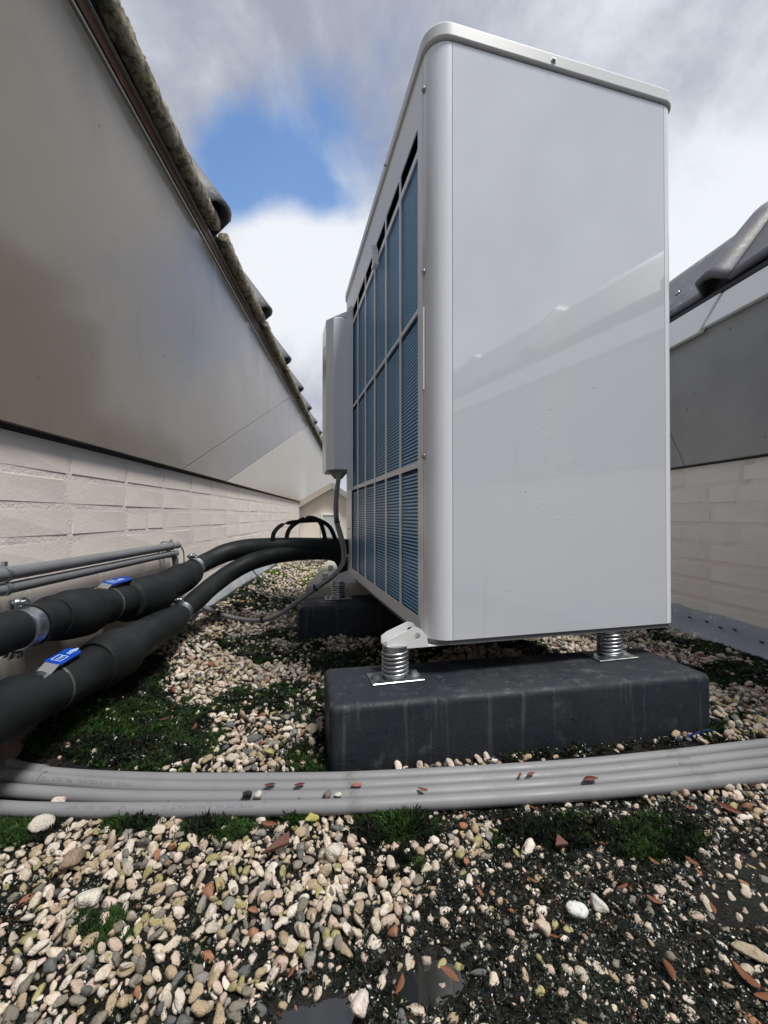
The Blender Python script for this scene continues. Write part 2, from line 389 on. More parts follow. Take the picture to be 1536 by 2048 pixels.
bm = bmesh.new(); box(bm, -1.4, 1.8, -3.0, 5.4, -.25, -.03)
tag(obj('flat_roof', bm, M['deck']), 'dark felt of the flat roof', kind='structure')
bm = bmesh.new(); box(bm, -120, 120, -120, 120, -4.2, -4.0)
tag(obj('ground', bm, M['ground_far']), 'ground far below the flat roof', kind='structure')
# behind the camera the bed goes on, plain
bm = bmesh.new(); box(bm, -1.15, 1.45, -2.8, .18, -.028, -.004)
tag(obj('gravel_bed', bm, M['soil']), 'gravel bed of the roof behind the viewer', kind='structure')
# puddles
def disc(name, c, rx, ry, z, seed, label):
    rr = random.Random(seed); V = [(c[0], c[1], z)]; n = 40
    for k in range(n):
        a = 2*PI*k/n; q = 1+.3*mnoise.noise(Vector((math.cos(a)*1.5+seed, math.sin(a)*1.5, 0)))
        V.append((c[0]+math.cos(a)*rx*q, c[1]+math.sin(a)*ry*q, z))
    o = pyobj(name, V, [(0, 1+k, 1+(k+1) % n) for k in range(n)], M['water'], smooth_=False)
    tag(o, label, kind='structure')
c = gnd(650, 2040); disc('puddle', c, .085, .055, -.0026, 1, 'dark puddle reflecting the sky at the bottom of the photo')
c = gnd(870, 1960); disc('puddle', c, .065, .045, -.0034, 2, 'small brown puddle among sparse pebbles')

# ------------------------------------------------------------------ instancing helper for stuff
def proto_collection(name, meshes):
    c = bpy.data.collections.new(name)
    for k, me in enumerate(meshes):
        o = bpy.data.objects.new('%s_shape' % name, me); c.objects.link(o)
    return c
def scatter(name, P, R, S, I, C, coll, label, group=None):
    me = bpy.data.meshes.new(name); n = len(P)
    me.vertices.add(n); me.vertices.foreach_set('co', np.asarray(P, np.float32).ravel())
    for an, ty, data in (('rot', 'FLOAT_VECTOR', R), ('scl', 'FLOAT_VECTOR', S)):
        a = me.attributes.new(an, ty, 'POINT'); a.data.foreach_set('vector', np.asarray(data, np.float32).ravel())
    a = me.attributes.new('idx', 'INT', 'POINT'); a.data.foreach_set('value', np.asarray(I, np.int32))
    a = me.attributes.new('col', 'FLOAT_COLOR', 'POINT'); a.data.foreach_set('color', np.concatenate([np.asarray(C), np.ones((n, 1))], 1).astype(np.float32).ravel())
    o = link(name, me); tag(o, label, kind='stuff')
    ng = bpy.data.node_groups.new(name+'_nodes', 'GeometryNodeTree')
    ng.interface.new_socket('Geometry', in_out='INPUT', socket_type='NodeSocketGeometry')
    ng.interface.new_socket('Geometry', in_out='OUTPUT', socket_type='NodeSocketGeometry')
    gi = ng.nodes.new('NodeGroupInput'); go = ng.nodes.new('NodeGroupOutput')
    ci = ng.nodes.new('GeometryNodeCollectionInfo'); ci.inputs['Collection'].default_value = coll
    ci.inputs['Separate Children'].default_value = True; ci.inputs['Reset Children'].default_value = True
    iop = ng.nodes.new('GeometryNodeInstanceOnPoints'); iop.inputs['Pick Instance'].default_value = True
    def na(nm, ty):
        a = ng.nodes.new('GeometryNodeInputNamedAttribute'); a.data_type = ty; a.inputs['Name'].default_value = nm
        return [s for s in a.outputs if s.enabled and s.name == 'Attribute'][0]
    ng.links.new(gi.outputs[0], iop.inputs['Points']); ng.links.new(ci.outputs[0], iop.inputs['Instance'])
    ng.links.new(na('idx', 'INT'), iop.inputs['Instance Index'])
    e2r = ng.nodes.new('FunctionNodeEulerToRotation'); ng.links.new(na('rot', 'FLOAT_VECTOR'), e2r.inputs[0])
    ng.links.new(e2r.outputs[0], iop.inputs['Rotation'])
    ng.links.new(na('scl', 'FLOAT_VECTOR'), iop.inputs['Scale'])
    ng.links.new(iop.outputs[0], go.inputs[0])
    md = o.modifiers.new('scatter', 'NODES'); md.node_group = ng
    return o
# pebble shapes, unit radius
def pebble_mesh(seed, sub=3):
    rr = np.random.default_rng(seed)
    bm = bmesh.new(); bmesh.ops.create_icosphere(bm, subdivisions=sub, radius=1)
    v = np.array([p.co[:] for p in bm.verts]); v /= np.linalg.norm(v, axis=1)[:, None]
    nP = rr.integers(6, 13); pl = rr.normal(size=(nP, 3)); pl /= np.linalg.norm(pl, axis=1)[:, None]
    d = rr.uniform(.52, .92, nP) if seed % 3 else rr.uniform(.74, 1.0, nP)
    dots = np.maximum(v @ pl.T, .02)
    q = d/dots; k = 16.0 if seed % 3 else 7.0
    r = (np.sum(np.minimum(q, 6)**-k, 1)+1)**(-1/k)
    off = rr.uniform(0, 50, 3)
    r = r*np.array([1+.20*mnoise.noise(Vector(p*1.3+off))+.07*mnoise.noise(Vector(p*3.3+off))+.03*mnoise.noise(Vector(p*7+off)) for p in v])
    v = v*r[:, None]*np.array([1.14, rr.uniform(.72, .95), rr.uniform(.5, .75)])
    for p, c in zip(bm.verts, v): p.co = c
    me = bpy.data.meshes.new('pebble_shape'); bm.to_mesh(me); bm.free()
    return me
peb_meshes = [finish(pebble_mesh(100+k), M['pebble'], True) for k in range(18)]
peb_coll = proto_collection('pebble', peb_meshes)
BLOCKS = []   # footprints (origin, yaw, length, depth)
def in_block(x, y, mrg=.004):
    r = np.zeros(np.shape(x), bool)
    for (ox, oy, yaw, L, D) in BLOCKS:
        c, s = math.cos(yaw), math.sin(yaw)
        u = (x-ox)*c+(y-oy)*s; v = -(x-ox)*s+(y-oy)*c
        r |= (u > -mrg) & (u < L+mrg) & (v > -mrg) & (v < D+mrg)
    return r
B1 = (-.082, .621, math.atan2(.126, .663), .685, .165)
B2 = (-.263, 1.2845, math.atan2(.245, .9695), .685, .165)
BEAM = (-.285, 1.49, math.atan2(-.05, 1)*0+math.radians(2.5), .30, .98)
BLOCKS += [B1, B2, BEAM]
def conduit_y(px):
    return np.interp(px, [-60, 100, 350, 600, 783, 1100, 1300, 1514, 1700], [1612, 1617, 1617, 1612, 1606, 1588, 1572, 1550, 1530])
def in_conduits(x, y):
    px, py = to_px(x, y)
    lo = np.interp(px, [-60, 90, 300, 783, 1100, 1514, 1700], [1490, 1545, 1548, 1550, 1528, 1484, 1455])
    return (py > lo-6) & (py < conduit_y(px)+10)
PAL = np.array([[.70, .61, .50], [.62, .49, .40], [.78, .71, .63], [.46, .36, .24], [.30, .29, .26], [.13, .14, .14], [.42, .38, .18], [.36, .17, .10], [.24, .22, .18], [.62, .54, .44], [.74, .60, .54]])
PW = np.array([.23, .15, .12, .13, .045, .05, .045, .015, .075, .11, .03])
def place_pebbles():
    P, Rt, S, I, C = [], [], [], [], []
    cell = .012; grid = {}
    def ok(x, y, r, tight):
        gx, gy = int(x//cell), int(y//cell); k = int(math.ceil((r+.016)/cell))
        for i in range(gx-k, gx+k+1):
            for j in range(gy-k, gy+k+1):
                for (a, b, c) in grid.get((i, j), ()):
                    if (a-x)**2+(b-y)**2 < (tight*(r+c))**2: return False
        return True
    def run(n, ymin, ymax, r_lo, r_hi, tight, layer, grid_on=True):
        if ymin < .7: xa, xb = -.75, 1.05
        else: xa, xb = -1.0, 1.22
        x = rng.uniform(xa, xb, n); y = rng.uniform(ymin, ymax, n)
        # keep only what is near the view and between the walls
        wl = -.56-.076*y+.045; wr = 1.132-.076*y-.05
        keep = (x > wl) & (x < wr) & (np.abs(x) < 1.0*y+.32) & ~in_block(x, y) & ~in_conduits(x, y)
        x, y = x[keep], y[keep]
        d, m, w, p = regions(x, y)
        u = rng.random(len(x)); keep = u < np.where(layer, sst(d, .6, 1)*.9, d)
        x, y, d, m, w = x[keep], y[keep], d[keep], m[keep], w[keep]
        h = gheight(x, y); r = r_lo+(r_hi-r_lo)*rng.random(len(x))**2.2
        px, py = to_px(x, y)
        r = np.where((w > .6), r*.85, r)
        for k in np.argsort(-r):
            X, Y, q = float(x[k]), float(y[k]), float(r[k])
            if not ok(X, Y, q, tight): continue
            grid.setdefault((int(X//cell), int(Y//cell)), []).append((X, Y, q))
            lift = (.42 if not layer else 1.25)*q-(.25*q if w[k] > .6 else 0)-(.2*q if m[k] > .5 else 0)
            P.append((X, Y, float(h[k])+lift)); 
            Rt.append((rng.normal(0, .55), rng.normal(0, .55), rng.uniform(0, 6.283)))
            s = q*rng.uniform(.85, 1.12); S.append((s*rng.uniform(.9, 1.25), s, s*rng.uniform(.8, 1.2))); I.append(int(rng.integers(0, 18)))
            pw = PW.copy()
            if py[k] > 1600 and px[k] < 520: pw[[3, 6, 8]] *= 1.7
            c = PAL[rng.choice(len(PAL), p=pw/pw.sum())]*rng.uniform(.80, 1.10)
            C.append(np.clip(c*.88, 0, .8))
    run(26000, .21, .64, .0030, .0076, .75, False)
    run(46000, .21, .64, .0017, .0036, .82, False)
    run(40000, .60, 1.4, .0038, .0088, .78, False)
    run(36000, .60, 1.4, .0028, .0050, .82, False)
    run(44000, 1.4, 4.3, .0058, .0108, .76, False)
    grid.clear()
    run(8000, .27, .62, .003, .0066, .92, True)
    run(15000, .62, 1.6, .0045, .009, .88, True)
    return P, Rt, S, I, C
pb = place_pebbles()
scatter('gravel', *pb, peb_coll, 'cream white and grey rounded pebbles covering the flat roof')
# ---- moss
def tuft_mesh(seed, n=46, hgt=1.0, spread=.95, wide=.10):
    rr = random.Random(seed); V, Fc = [], []
    for k in range(n):
        a = rr.uniform(0, 2*PI); r0 = spread*math.sqrt(rr.random())*.75; lean = rr.uniform(.1, .9)
        b = Vector((math.cos(a)*r0, math.sin(a)*r0, -.15)); d = Vector((math.cos(a+rr.uniform(-.9, .9))*lean, math.sin(a+rr.uniform(-.9, .9))*lean, 1)).normalized()
        L = hgt*rr.uniform(.55, 1.1); s = d.cross(Vector((rr.uniform(-1, 1), rr.uniform(-1, 1), .1))).normalized()*wide
        i = len(V); mid = b+d*L*.55+Vector((0, 0, .05)); tip = b+d*L+Vector((math.cos(a), math.sin(a), -.5))*.12
        V += [b-s, b+s, mid+s*.9, mid-s*.9, tip]; Fc += [(i, i+1, i+2, i+3), (i+3, i+2, i+4)]
    me = bpy.data.meshes.new('moss_shape'); me.from_pydata([tuple(v) for v in V], [], Fc); me.update()
    return finish(me, M['moss'], False)
moss_coll = proto_collection('moss_tuft', [tuft_mesh(k) for k in range(5)])
def place_moss():
    n = 200000
    y = .3+(rng.random(n)**1.6)*2.9; x = rng.uniform(-1, 1.15, n)
    wl = -.56-.076*y+.04; wr = 1.132-.076*y-.04
    keep = (x > wl) & (x < wr) & (np.abs(x) < y+.1) & ~in_block(x, y, -.002) & ~in_conduits(x, y)
    x, y = x[keep], y[keep]; d, m, w, p = regions(x, y)
    mm = m*(.55+.9*fbm(x, y, .03, 77)); keep = rng.random(len(x)) < sst(mm, .26, .5); x, y, m = x[keep], y[keep], m[keep]
    px, py = to_px(x, y)
    h = gheight(x, y)+.004*m*(fbm(x, y, .02, 50)); n = len(x)
    s = rng.uniform(.0045, .0085, n)*(1+.55*sst(blob(px, py, 590, 1622, 40, 24)+blob(px, py, 805, 1648, 50, 28)+blob(px, py, 440, 1650, 34, 18)+blob(px, py, 270, 1645, 44, 16), .3, .8))
    S = np.stack([s*1.1, s*1.1, s*rng.uniform(.8, 1.7, n)], 1)
    g = fbm(x, y, .035, 60); g2 = rng.random(n)
    green = np.array([.024, .058, .011]); dark = np.array([.008, .012, .006]); lime = np.array([.11, .17, .03])
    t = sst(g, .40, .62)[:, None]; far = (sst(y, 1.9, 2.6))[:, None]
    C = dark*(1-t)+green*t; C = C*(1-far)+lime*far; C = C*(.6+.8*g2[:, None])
    R = np.stack([rng.normal(0, .25, n), rng.normal(0, .25, n), rng.uniform(0, 6.28, n)], 1)
    return np.stack([x, y, h], 1), R, S, rng.integers(0, 5, n), C
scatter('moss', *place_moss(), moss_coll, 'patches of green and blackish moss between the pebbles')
# dark blackish moss clumps all over the gravel gaps + wet curled debris in the felt area
def flake_mesh(seed):
    rr = random.Random(seed); V, Fc = [], []
    for k in range(7):
        a = rr.uniform(0, 6.28); c = Vector((rr.uniform(-.8, .8), rr.uniform(-.8, .8), rr.uniform(0, .4))); pts = []
        d = Vector((math.cos(a), math.sin(a), rr.uniform(-.2, .5)))
        for j in range(4):
            pts.append(c.copy()); c = c+d*.3; d = (d+Vector((rr.uniform(-.7, .7), rr.uniform(-.7, .7), rr.uniform(-.6, .4)))).normalized()
        i = len(V); w = rr.uniform(.07, .2)
        for j, p in enumerate(pts):
            s = Vector((-math.sin(a), math.cos(a), rr.uniform(-.3, .3)))*w*(1-.25*abs(j-1.5)); V += [p-s, p+s]
        for j in range(3): Fc.append((i+2*j, i+2*j+1, i+2*j+3, i+2*j+2))
    me = bpy.data.meshes.new('debris_shape'); me.from_pydata([tuple(v) for v in V], [], Fc); me.update()
    return finish(me, M['flake'], True)
flake_coll = proto_collection('debris', [flake_mesh(k) for k in range(6)])
def place_flakes():
    n = 60000; y = rng.uniform(.28, .62, n); x = rng.uniform(-.6, .7, n)
    keep = (np.abs(x) < y+.05) & ~in_conduits(x, y) & ~in_block(x, y); x, y = x[keep], y[keep]
    d, m, w, p = regions(x, y); keep = rng.random(len(x)) < np.maximum(w*.9*(1-sst(p, .3, .5)), .06)*(1-sst(p, .5, .7)); x, y = x[keep], y[keep]
    n2 = 40000; y2 = rng.uniform(.62, 2.2, n2); x2 = rng.uniform(-.8, 1.1, n2)
    wl = -.56-.076*y2+.04; wr = 1.132-.076*y2-.05
    keep = (x2 > wl) & (x2 < wr) & ~in_block(x2, y2) & ~in_conduits(x2, y2); x2, y2 = x2[keep], y2[keep]
    dd = regions(x2, y2)[0]; keep = rng.random(len(x2)) < .25+.75*(1-dd); x2, y2 = x2[keep], y2[keep]
    x = np.concatenate([x, x2]); y = np.concatenate([y, y2]); n = len(x)
    s = rng.uniform(.0022, .0055, n); far = y > .62; s[far] *= 1.5
    h = gheight(x, y)+.002+np.where(far, .004, 0)
    R = np.stack([rng.normal(0, .5, n), rng.normal(0, .5, n), rng.uniform(0, 6.28, n)], 1)
    C = np.array([.010, .015, .009])*rng.uniform(.25, 1.1, (n, 1)); br = rng.random(n) < .06; C[br] = [.05, .028, .014]
    return np.stack([x, y, h], 1), R, np.stack([s, s, s], 1), rng.integers(0, 6, n), C
scatter('wet_debris', *place_flakes(), flake_coll, 'blackish wet plant debris lying on the roof felt')

# ------------------------------------------------------------------ walls (local: y along the wall, x across, z up)
YAW = math.atan(.076)
brick_me = []
def brick_mesh(seed, L=.199, H=.0515, D=.03):
    rr = random.Random(seed); bm = bmesh.new(); box(bm, 0, D, 0, L, 0, H)
    bmesh.ops.bevel(bm, geom=[e for e in bm.edges if abs(e.verts[0].co.x-D) < 1e-6 and abs(e.verts[1].co.x-D) < 1e-6], offset=.0030, segments=2, affect='EDGES')
    for v in bm.verts:
        if v.co.x > D*.5: v.co += Vector((rr.uniform(-.0009, .0009), rr.uniform(-.0016, .0016), rr.uniform(-.0013, .0013)))
    bmesh.ops.recalc_face_normals(bm, faces=bm.faces)
    me = bpy.data.meshes.new('brick'); bm.to_mesh(me); bm.free(); return finish(me, M['paint'])
brick_me = [brick_mesh(k) for k in range(7)]; half_me = [brick_mesh(20+k, .094) for k in range(3)]
def lay_bricks(parent, side, y0, y1, z_bot, z_top, pitch=.0595):
    """side=+1: the bricks face +x, -1: they face -x"""
    rows = int((z_top-z_bot)/pitch)
    for r in range(rows+1):
        z = z_top-(r+1)*pitch+.005
        if z < z_bot-.03: break
        y = y0-(.105 if r % 2 else 0)-random.uniform(0, .02)
        while y < y1:
            L = .198; mesh = random.choice(brick_me)
            if random.random() < .08: L = .094; mesh = random.choice(half_me)
            if y+L > y1+.02:
                if y1-y < .09: break
                L = .094; mesh = random.choice(half_me)
            o = bpy.data.objects.new('brick', mesh); COL.objects.link(o); o.parent = parent
            off = random.uniform(-.0008, .0008)
            if side > 0: o.location = (-.0304+off*.4, y, z)
            else: o.location = (.0304+off*.4, y+L, z); o.rotation_euler = (0, 0, PI)
            o.rotation_euler.x += random.uniform(-.003, .003)
            y += L+.0085+random.uniform(-.001, .001)
# ---- left building
left = empty('dormer_building', (-.56, 0, 0), YAW, label='painted brick wall with glossy grey cladding and mossy tiled eave left of the unit', cat='building')
Z1 = .525; SL = .022
def ztop(y): return HC+.968+SL*y
ROT = Matrix.Translation((0, 0, HC+.968)) @ Matrix.Rotation(math.atan(SL), 4, 'X')
bm = bmesh.new(); box(bm, -.12, -.0010, -2.6, 4.36, -.03, Z1+.004)
wl = obj('wall', bm, M['mortar'], left)
lay_bricks(wl, 1, -.3, 4.34, .06, Z1)
# the cladding leaves a dark joint over the bricks; panels 3 mm thick sheets with slanted joints
def clad_panel(parent, poly, mt, name='cladding_panel', t=.012, x=0.0, lab=None):
    bm = bmesh.new(); prism(bm, [(x, p[0], p[1]) for p in poly], (t, 0, 0))
    o = obj(name, bm, mt, parent); bevel(o, .0015, 1)
    if lab: o['label'] = lab
    return o
zt = 0.0; zb = Z1+.012; g = .002
# joint lines (bottom y, top y): slanted away from the viewer upwards
j = [(1.33, 3.66), (1.80, 5.0)]
def proj_j(px, py): # point of the left wall plane
    q = (px-CX)/F; z = .56/(-q-.076); return z*math.sqrt(1+.076**2), HC+(HY-py)/F*z
clad_panel(left, [(-2.6, zb), (j[0][0]-g, zb), (j[0][1]-g, ztop(j[0][1])), (-2.6, ztop(-2.6))], M['clad'], x=.004)
clad_panel(left, [(j[0][0]+g, zb), (j[1][0]-g, zb), (j[1][1]-g, ztop(j[1][1])), (j[0][1]+g, ztop(j[0][1]))], M['clad'], x=.004)
clad_panel(left, [(j[1][0]+g, zb), (14, zb), (14, ztop(14)), (j[1][1]+g, ztop(j[1][1]))], M['clad_end'], x=.004, lab='far end of the grey cladding, its pale reflection painted in as cream')
bm = bmesh.new(); prism(bm, [(-.1, -2.6, Z1+.006), (-.1, 14, Z1+.006), (-.1, 14, ztop(14)+.02), (-.1, -2.6, ztop(-2.6)+.02)], (.1025, 0, 0)); obj('backing_board', bm, M['seam'], left)
bm = bmesh.new(); box(bm, -.02, .0205, -2.6, 14, zt+.004, zt+.011, ROT); obj('lower_trim', bm, M['trim_line'], left)
bm = bmesh.new(); box(bm, -.06, .024, -2.6, 14, zt+.0145, zt+.046, ROT); obj('batten', bm, M['batten'], left)
bm = bmesh.new(); box(bm, -.06, .030, -2.6, 14, zt+.048, zt+.052, ROT); obj('upper_trim', bm, M['trim_line'], left)
# tiles of the eave: a pan with a thick mossy lower lip and a roll at its far side, lying on a steep slope
def tile_meshes(W, Lp, pitch, side, roll_r=.048):
    """local: y along the eave 0..W, slope rises away from the eave. returns pan verts"""
    cp, sp = math.cos(pitch), math.sin(pitch)
    nx, nz = sp, cp                     # normal of the slope, towards the viewer side
    def P(y, u, n):                     # u up the slope, n out of it
        x = -u*cp+n*nx; z = u*sp+n*nz
        return Vector((x*side, y, z))
    V, Fc = [], []; ny, nu = 26, 9
    prof = []
    for i in range(ny+1):
        y = W*i/ny; t = (y-(W-2.1*roll_r))/(2.1*roll_r)
        n = 0.0
        if t > 0: n = roll_r*math.sqrt(max(0, 1-(2*t-1)**2))**.8+.006
        n += .004*math.sin(y*9)
        prof.append((y, n))
    for layer in (0, 1):
        for (y, n) in prof:
            for k in range(nu+1):
                u = Lp*k/nu; rise = (1-.45*k/nu)
                V.append(P(y, u-(.004 if n > .01 else 0), n*rise-(.016 if layer else 0)+.010*(1-k/nu)))
    A = (ny+1)*(nu+1)
    for i in range(ny):
        for k in range(nu):
            a = i*(nu+1)+k; Fc.append((a, a+nu+1, a+nu+2, a+1)); Fc.append((A+a, A+a+1, A+a+nu+2, A+a+nu+1))
        a = i*(nu+1); Fc.append((a, A+a, A+a+nu+1, a+nu+1)); a += nu; Fc.append((a, a+nu+1, A+a+nu+1, A+a))
    for k in range(nu):
        Fc.append((k, k+1, A+k+1, A+k)); a = ny*(nu+1)+k; Fc.append((a, A+a, A+a+1, a+1))
    return V, Fc, P
pitch = math.radians(57)
V, Fc, Pt = tile_meshes(.775, .62, pitch, 1, .086)
tme = bpy.data.meshes.new('roof_tile'); tme.from_pydata([tuple(v) for v in V], [], Fc); tme.update(); finish(tme, M['tile'], True)
def lip_mesh(W, side):
    """the mossy lower lip of a tile, uneven"""
    V, Fc = [], []; ny = 120; ns = 10
    for i in range(ny+1):
        y = W*i/ny
        for k in range(ns):
            a = 2*PI*k/ns; e = 1+.16*mnoise.noise(Vector((y*28, k*.5, 3)))+.16*mnoise.noise(Vector((y*130, k*1.1, 9)))
            ca, sa = math.cos(a), math.sin(a)
            hx = .020*e*(abs(ca)**.6)*(1 if ca > 0 else -1); hz = .026*e*(abs(sa)**.6)*(1 if sa > 0 else -1)
            sag = .010*math.sin(PI*min(1, y/W*1.0))
            V.append(((hx)*side, y, hz-sag+.003))
    for i in range(ny):
        for k in range(ns): Fc.append((i*ns+k, i*ns+(k+1) % ns, (i+1)*ns+(k+1) % ns, (i+1)*ns+k))
    Fc.append(tuple(range(ns))[::-1]); Fc.append(tuple(ny*ns+k for k in range(ns)))
    me = bpy.data.meshes.new('tile_lip'); me.from_pydata(V, [], Fc); me.update(); return me
lip = finish(lip_mesh(.70, 1), M['tile_moss'], True)
te = 1.61*math.sqrt(1+.076**2)
k = -4
while te+.775*(k-1) < 13:
    y0 = te+.775*(k-1)
    t = link('roof_tile', tme, left, (.022, y0+random.uniform(-.006, .006), ztop(y0)+.082)); t.rotation_euler = (math.atan(SL), random.uniform(-.01, .01), random.uniform(-.006, .006))
    l = link('mossy_lip', lip, t, (.030, .0, -.006)); l['label'] = 'crusty moss and lichen along the lower tile edge'
    k += 1
bm = bmesh.new(); prism(bm, [(0, -2.6, zt+.066), (-.36, -2.6, zt+.56), (-.38, -2.6, zt+.54), (-.06, -2.6, zt+.066)], (0, 16, 0), ROT)
obj('roof_deck', bm, M['seam'], left)
# bitumen upstand at the foot of the left wall
def upstand(parent, side, y0, y1, h, w, mt, lab):
    V, Fc = [], []; n = int((y1-y0)/.03)
    for i in range(n+1):
        y = y0+(y1-y0)*i/n; e = .004*mnoise.noise(Vector((y*9, 1, side)))+.003*mnoise.noise(Vector((y*30, 5, side)))
        for (x, z) in ((.001, h+e*1.5), (.007+e, h-.003+e), (.012+e, h*.55), (w*.7+e*2, h*.2), (w+.01, -.012)):
            V.append((x*side, y, z))
    for i in range(n):
        for k in range(4): a = i*5+k; Fc.append((a, a+5, a+6, a+1) if side > 0 else (a, a+1, a+6, a+5))
    o = pyobj('flashing', V, Fc, mt, parent); o['label'] = lab; return o
upstand(left, 1, -2.6, 1.12, .105, .075, M['kerb_warm'], 'brownish upstand at the foot of the wall')
upstand(left, 1, 1.12, 4.36, .088, .060, M['kerb'], 'pale grey bitumen upstand at the foot of the wall')
# two grey conduits on the left wall
def wall_pt(y, off, h): return left.matrix_basis @ Vector((off, y, h))
for (zz, r, lab, yend) in ((HC-.090, .0105, 'upper dark grey tube clipped to the left brick wall', 1.265), (HC-.1125, .0090, 'lower dark grey tube on the left brick wall, bending down at its end', 1.25)):
    rt = empty('wall_tube', wall_pt(.2, .028, zz), YAW, label=lab, cat='tube', group='dark grey tubes on the left wall')
    if 'upper' in lab:
        tube_obj('tube', [Vector((0, -1.2, 0)), Vector((0, .3, 0)), Vector((0, yend-.2, 0))], r, M['rail'], rt, n=18)
    else:
        tube_obj('tube', [Vector((0, -1.2, 0)), Vector((0, .3, 0)), Vector((0, yend-.26, 0)), Vector((0, yend-.215, -.006)), Vector((0, yend-.20, -.03)), Vector((0, yend-.195, -.09))], r, M['rail'], rt, n=18, sub=10)
    for yy in (.43, yend-.25):
        bm = bmesh.new(); cyl(bm, (0, yy, 0), (0, yy+.008, 0), r+.0022, n=20); box(bm, -.028, 0, yy, yy+.008, r, r+.004); box(bm, -.003, .003, yy+.001, yy+.007, r, r+.009)
        obj('clip', bm, M['zinc'], rt)
    if 'upper' in lab:
        tube_obj('wire', [Vector((0, yend-.2, 0)), Vector((.002, yend-.185, -.004)), Vector((.004, yend-.165, -.025)), Vector((.004, yend-.16, -.07))], .0022, M['cable'], rt, n=8)
# ---- right building
right = empty('lean_to_building', (1.132, 0, 0), YAW, label='painted brick wall with dark grey cladding, white trim and slate roof right of the unit', cat='building')
ZR = HC+.157
bm = bmesh.new(); box(bm, .0010, .12, -3.0, 4.36, -.03, ZR+.004)
wr = obj('wall', bm, M['mortar'], right); lay_bricks(wr, -1, .1, 4.34, .06, ZR, .0615)
def cladr(poly, mt, x, t, name='cladding_panel'):
    bm = bmesh.new(); prism(bm, [(x, p[0], p[1]) for p in poly], (t, 0, 0)); o = obj(name, bm, mt, right); bevel(o, .0015, 1); return o
zc = HC+.60
cladr([(-3, ZR+.010), (1.40, ZR+.010), (1.62, zc), (-3, zc)], M['clad_r'], -.014, .012)
cladr([(1.403, ZR+.010), (5.5, ZR+.010), (5.5, zc), (1.623, zc)], M['clad_r'], -.014, .012)
bm = bmesh.new(); box(bm, -.001, .10, -3, 5.5, ZR+.005, zc+.08); obj('backing_board', bm, M['seam'], right)
jy = 1.30
cladr([(-3, HC+.588), (jy+.006, HC+.588), (jy-.072, HC+.662), (-3, HC+.662)], M['trim_w'], -.034, .018, 'white_barge_board')
cladr([(jy+.014, HC+.578), (5.5, HC+.580), (5.5, HC+.662), (jy-.066, HC+.662)], M['trim_w'], -.040, .018, 'white_barge_board')
pr = math.radians(55)
V, Fc, Pr = tile_meshes(.62, .305, pr, -1, .045)
# mirror along y so that the roll sits at the near side of each tile
V = [Vector((v.x, .62-v.y, v.z)) for v in V]
tmr = bpy.data.meshes.new('roof_tile'); tmr.from_pydata([tuple(v) for v in V], [], [f[::-1] for f in Fc]); tmr.update(); finish(tmr, M['tile'], True)
bm = bmesh.new()
yr = 1.215
for k in range(-6, 7):
    t = link('roof_tile', tmr, right, (-.030, yr+.62*k, HC+.690))
    if -2 < k < 3:
        c = Vector((-.030, yr+.62*k+.235, HC+.690)) ; p = Pr(.0, .095, .019)
        bm = bmesh.new(); nrm = Vector((-math.sin(pr), 0, math.cos(pr)))
        b0 = Vector((p.x, .235, p.z)); cyl(bm, b0, b0+nrm*.002, .0115, n=20); obj('washer', bm, M['black'], t)
        bm = bmesh.new(); cyl(bm, b0+nrm*.002, b0+nrm*.0055, .0072, .006, n=16); obj('screw', bm, M['zinc'], t)
bm = bmesh.new(); prism(bm, [(0.0, -3, HC+.664), (.165, -3, HC+.90), (.30, -3, HC+.90), (.30, -3, HC+.664)], (0, 8.5, 0)); obj('roof_deck', bm, M['seam'], right)
bm = bmesh.new(); box(bm, -.036, .04, -3, 5.5, HC+.6635, HC+.676); obj('gutter_strip', bm, M['black'], right)
upstand(right, -1, -3.0, 4.36, .082, .05, M['kerb'], 'blue grey bitumen upstand with flaking white paint on top')
for k in range(5):
    bm = bmesh.new(); yk = 1.14+k*.06+random.uniform(-.02, .02); zk = .050+random.uniform(-.008, .008); cyl(bm, (-.014, yk, zk), (-.0225, yk, zk+.003), .0030, .0024, n=10)
    obj('fixing_nail', bm, M['seam'], right)
# ---- gable at the far end
gab = empty('gabled_house', (-.545, 4.40, 0), 0, label='small cream gable with grey eaves and window at the far end of the roof', cat='house')
hx, hz = 0.0, HC+.345     # apex relative
lx, lz = -.352, HC+.135
def seg2(dx, dz, L): return dx*L, dz*L
bm = bmesh.new(); prism(bm, [(lx, .0, 0), (0, .0, 0), (.34, .0, 0), (.34, .0, hz-.25), (0, .0, hz-.045), (lx, .0, lz-.045)], (0, .3, 0)); obj('wall', bm, M['cream'], gab)
bm = bmesh.new(); prism(bm, [(lx-.02, -.07, lz-.07), (lx-.02, -.07, lz+.0), (0, -.07, hz), (0, -.07, hz-.062)], (0, .02, 0)); obj('barge_board', bm, M['clad_end'], gab)
bm = bmesh.new(); prism(bm, [(0.002, -.07, hz-.062), (0.002, -.07, hz), (.36, -.07, hz-.24), (.36, -.07, hz-.30)], (0, .02, 0)); obj('barge_board', bm, M['soffit'], gab)
bm = bmesh.new(); prism(bm, [(lx-.02, -.049, lz-.06), (lx-.02, -.049, lz-.01), (0, -.049, hz-.01), (.36, -.049, hz-.25), (.36, -.049, hz-.30), (0, -.049, hz-.062)], (0, .6, 0)); obj('roof', bm, M['soffit'], gab)
wx = (642-CX)/F*4.38+.545; wz = HC+.008
bm = bmesh.new(); box(bm, wx, wx+.20, -.012, .01, wz-.004, wz+.010); box(bm, wx, wx+.014, -.012, .01, wz-.24, wz-.004); box(bm, wx+.186, wx+.20, -.012, .01, wz-.24, wz-.004)
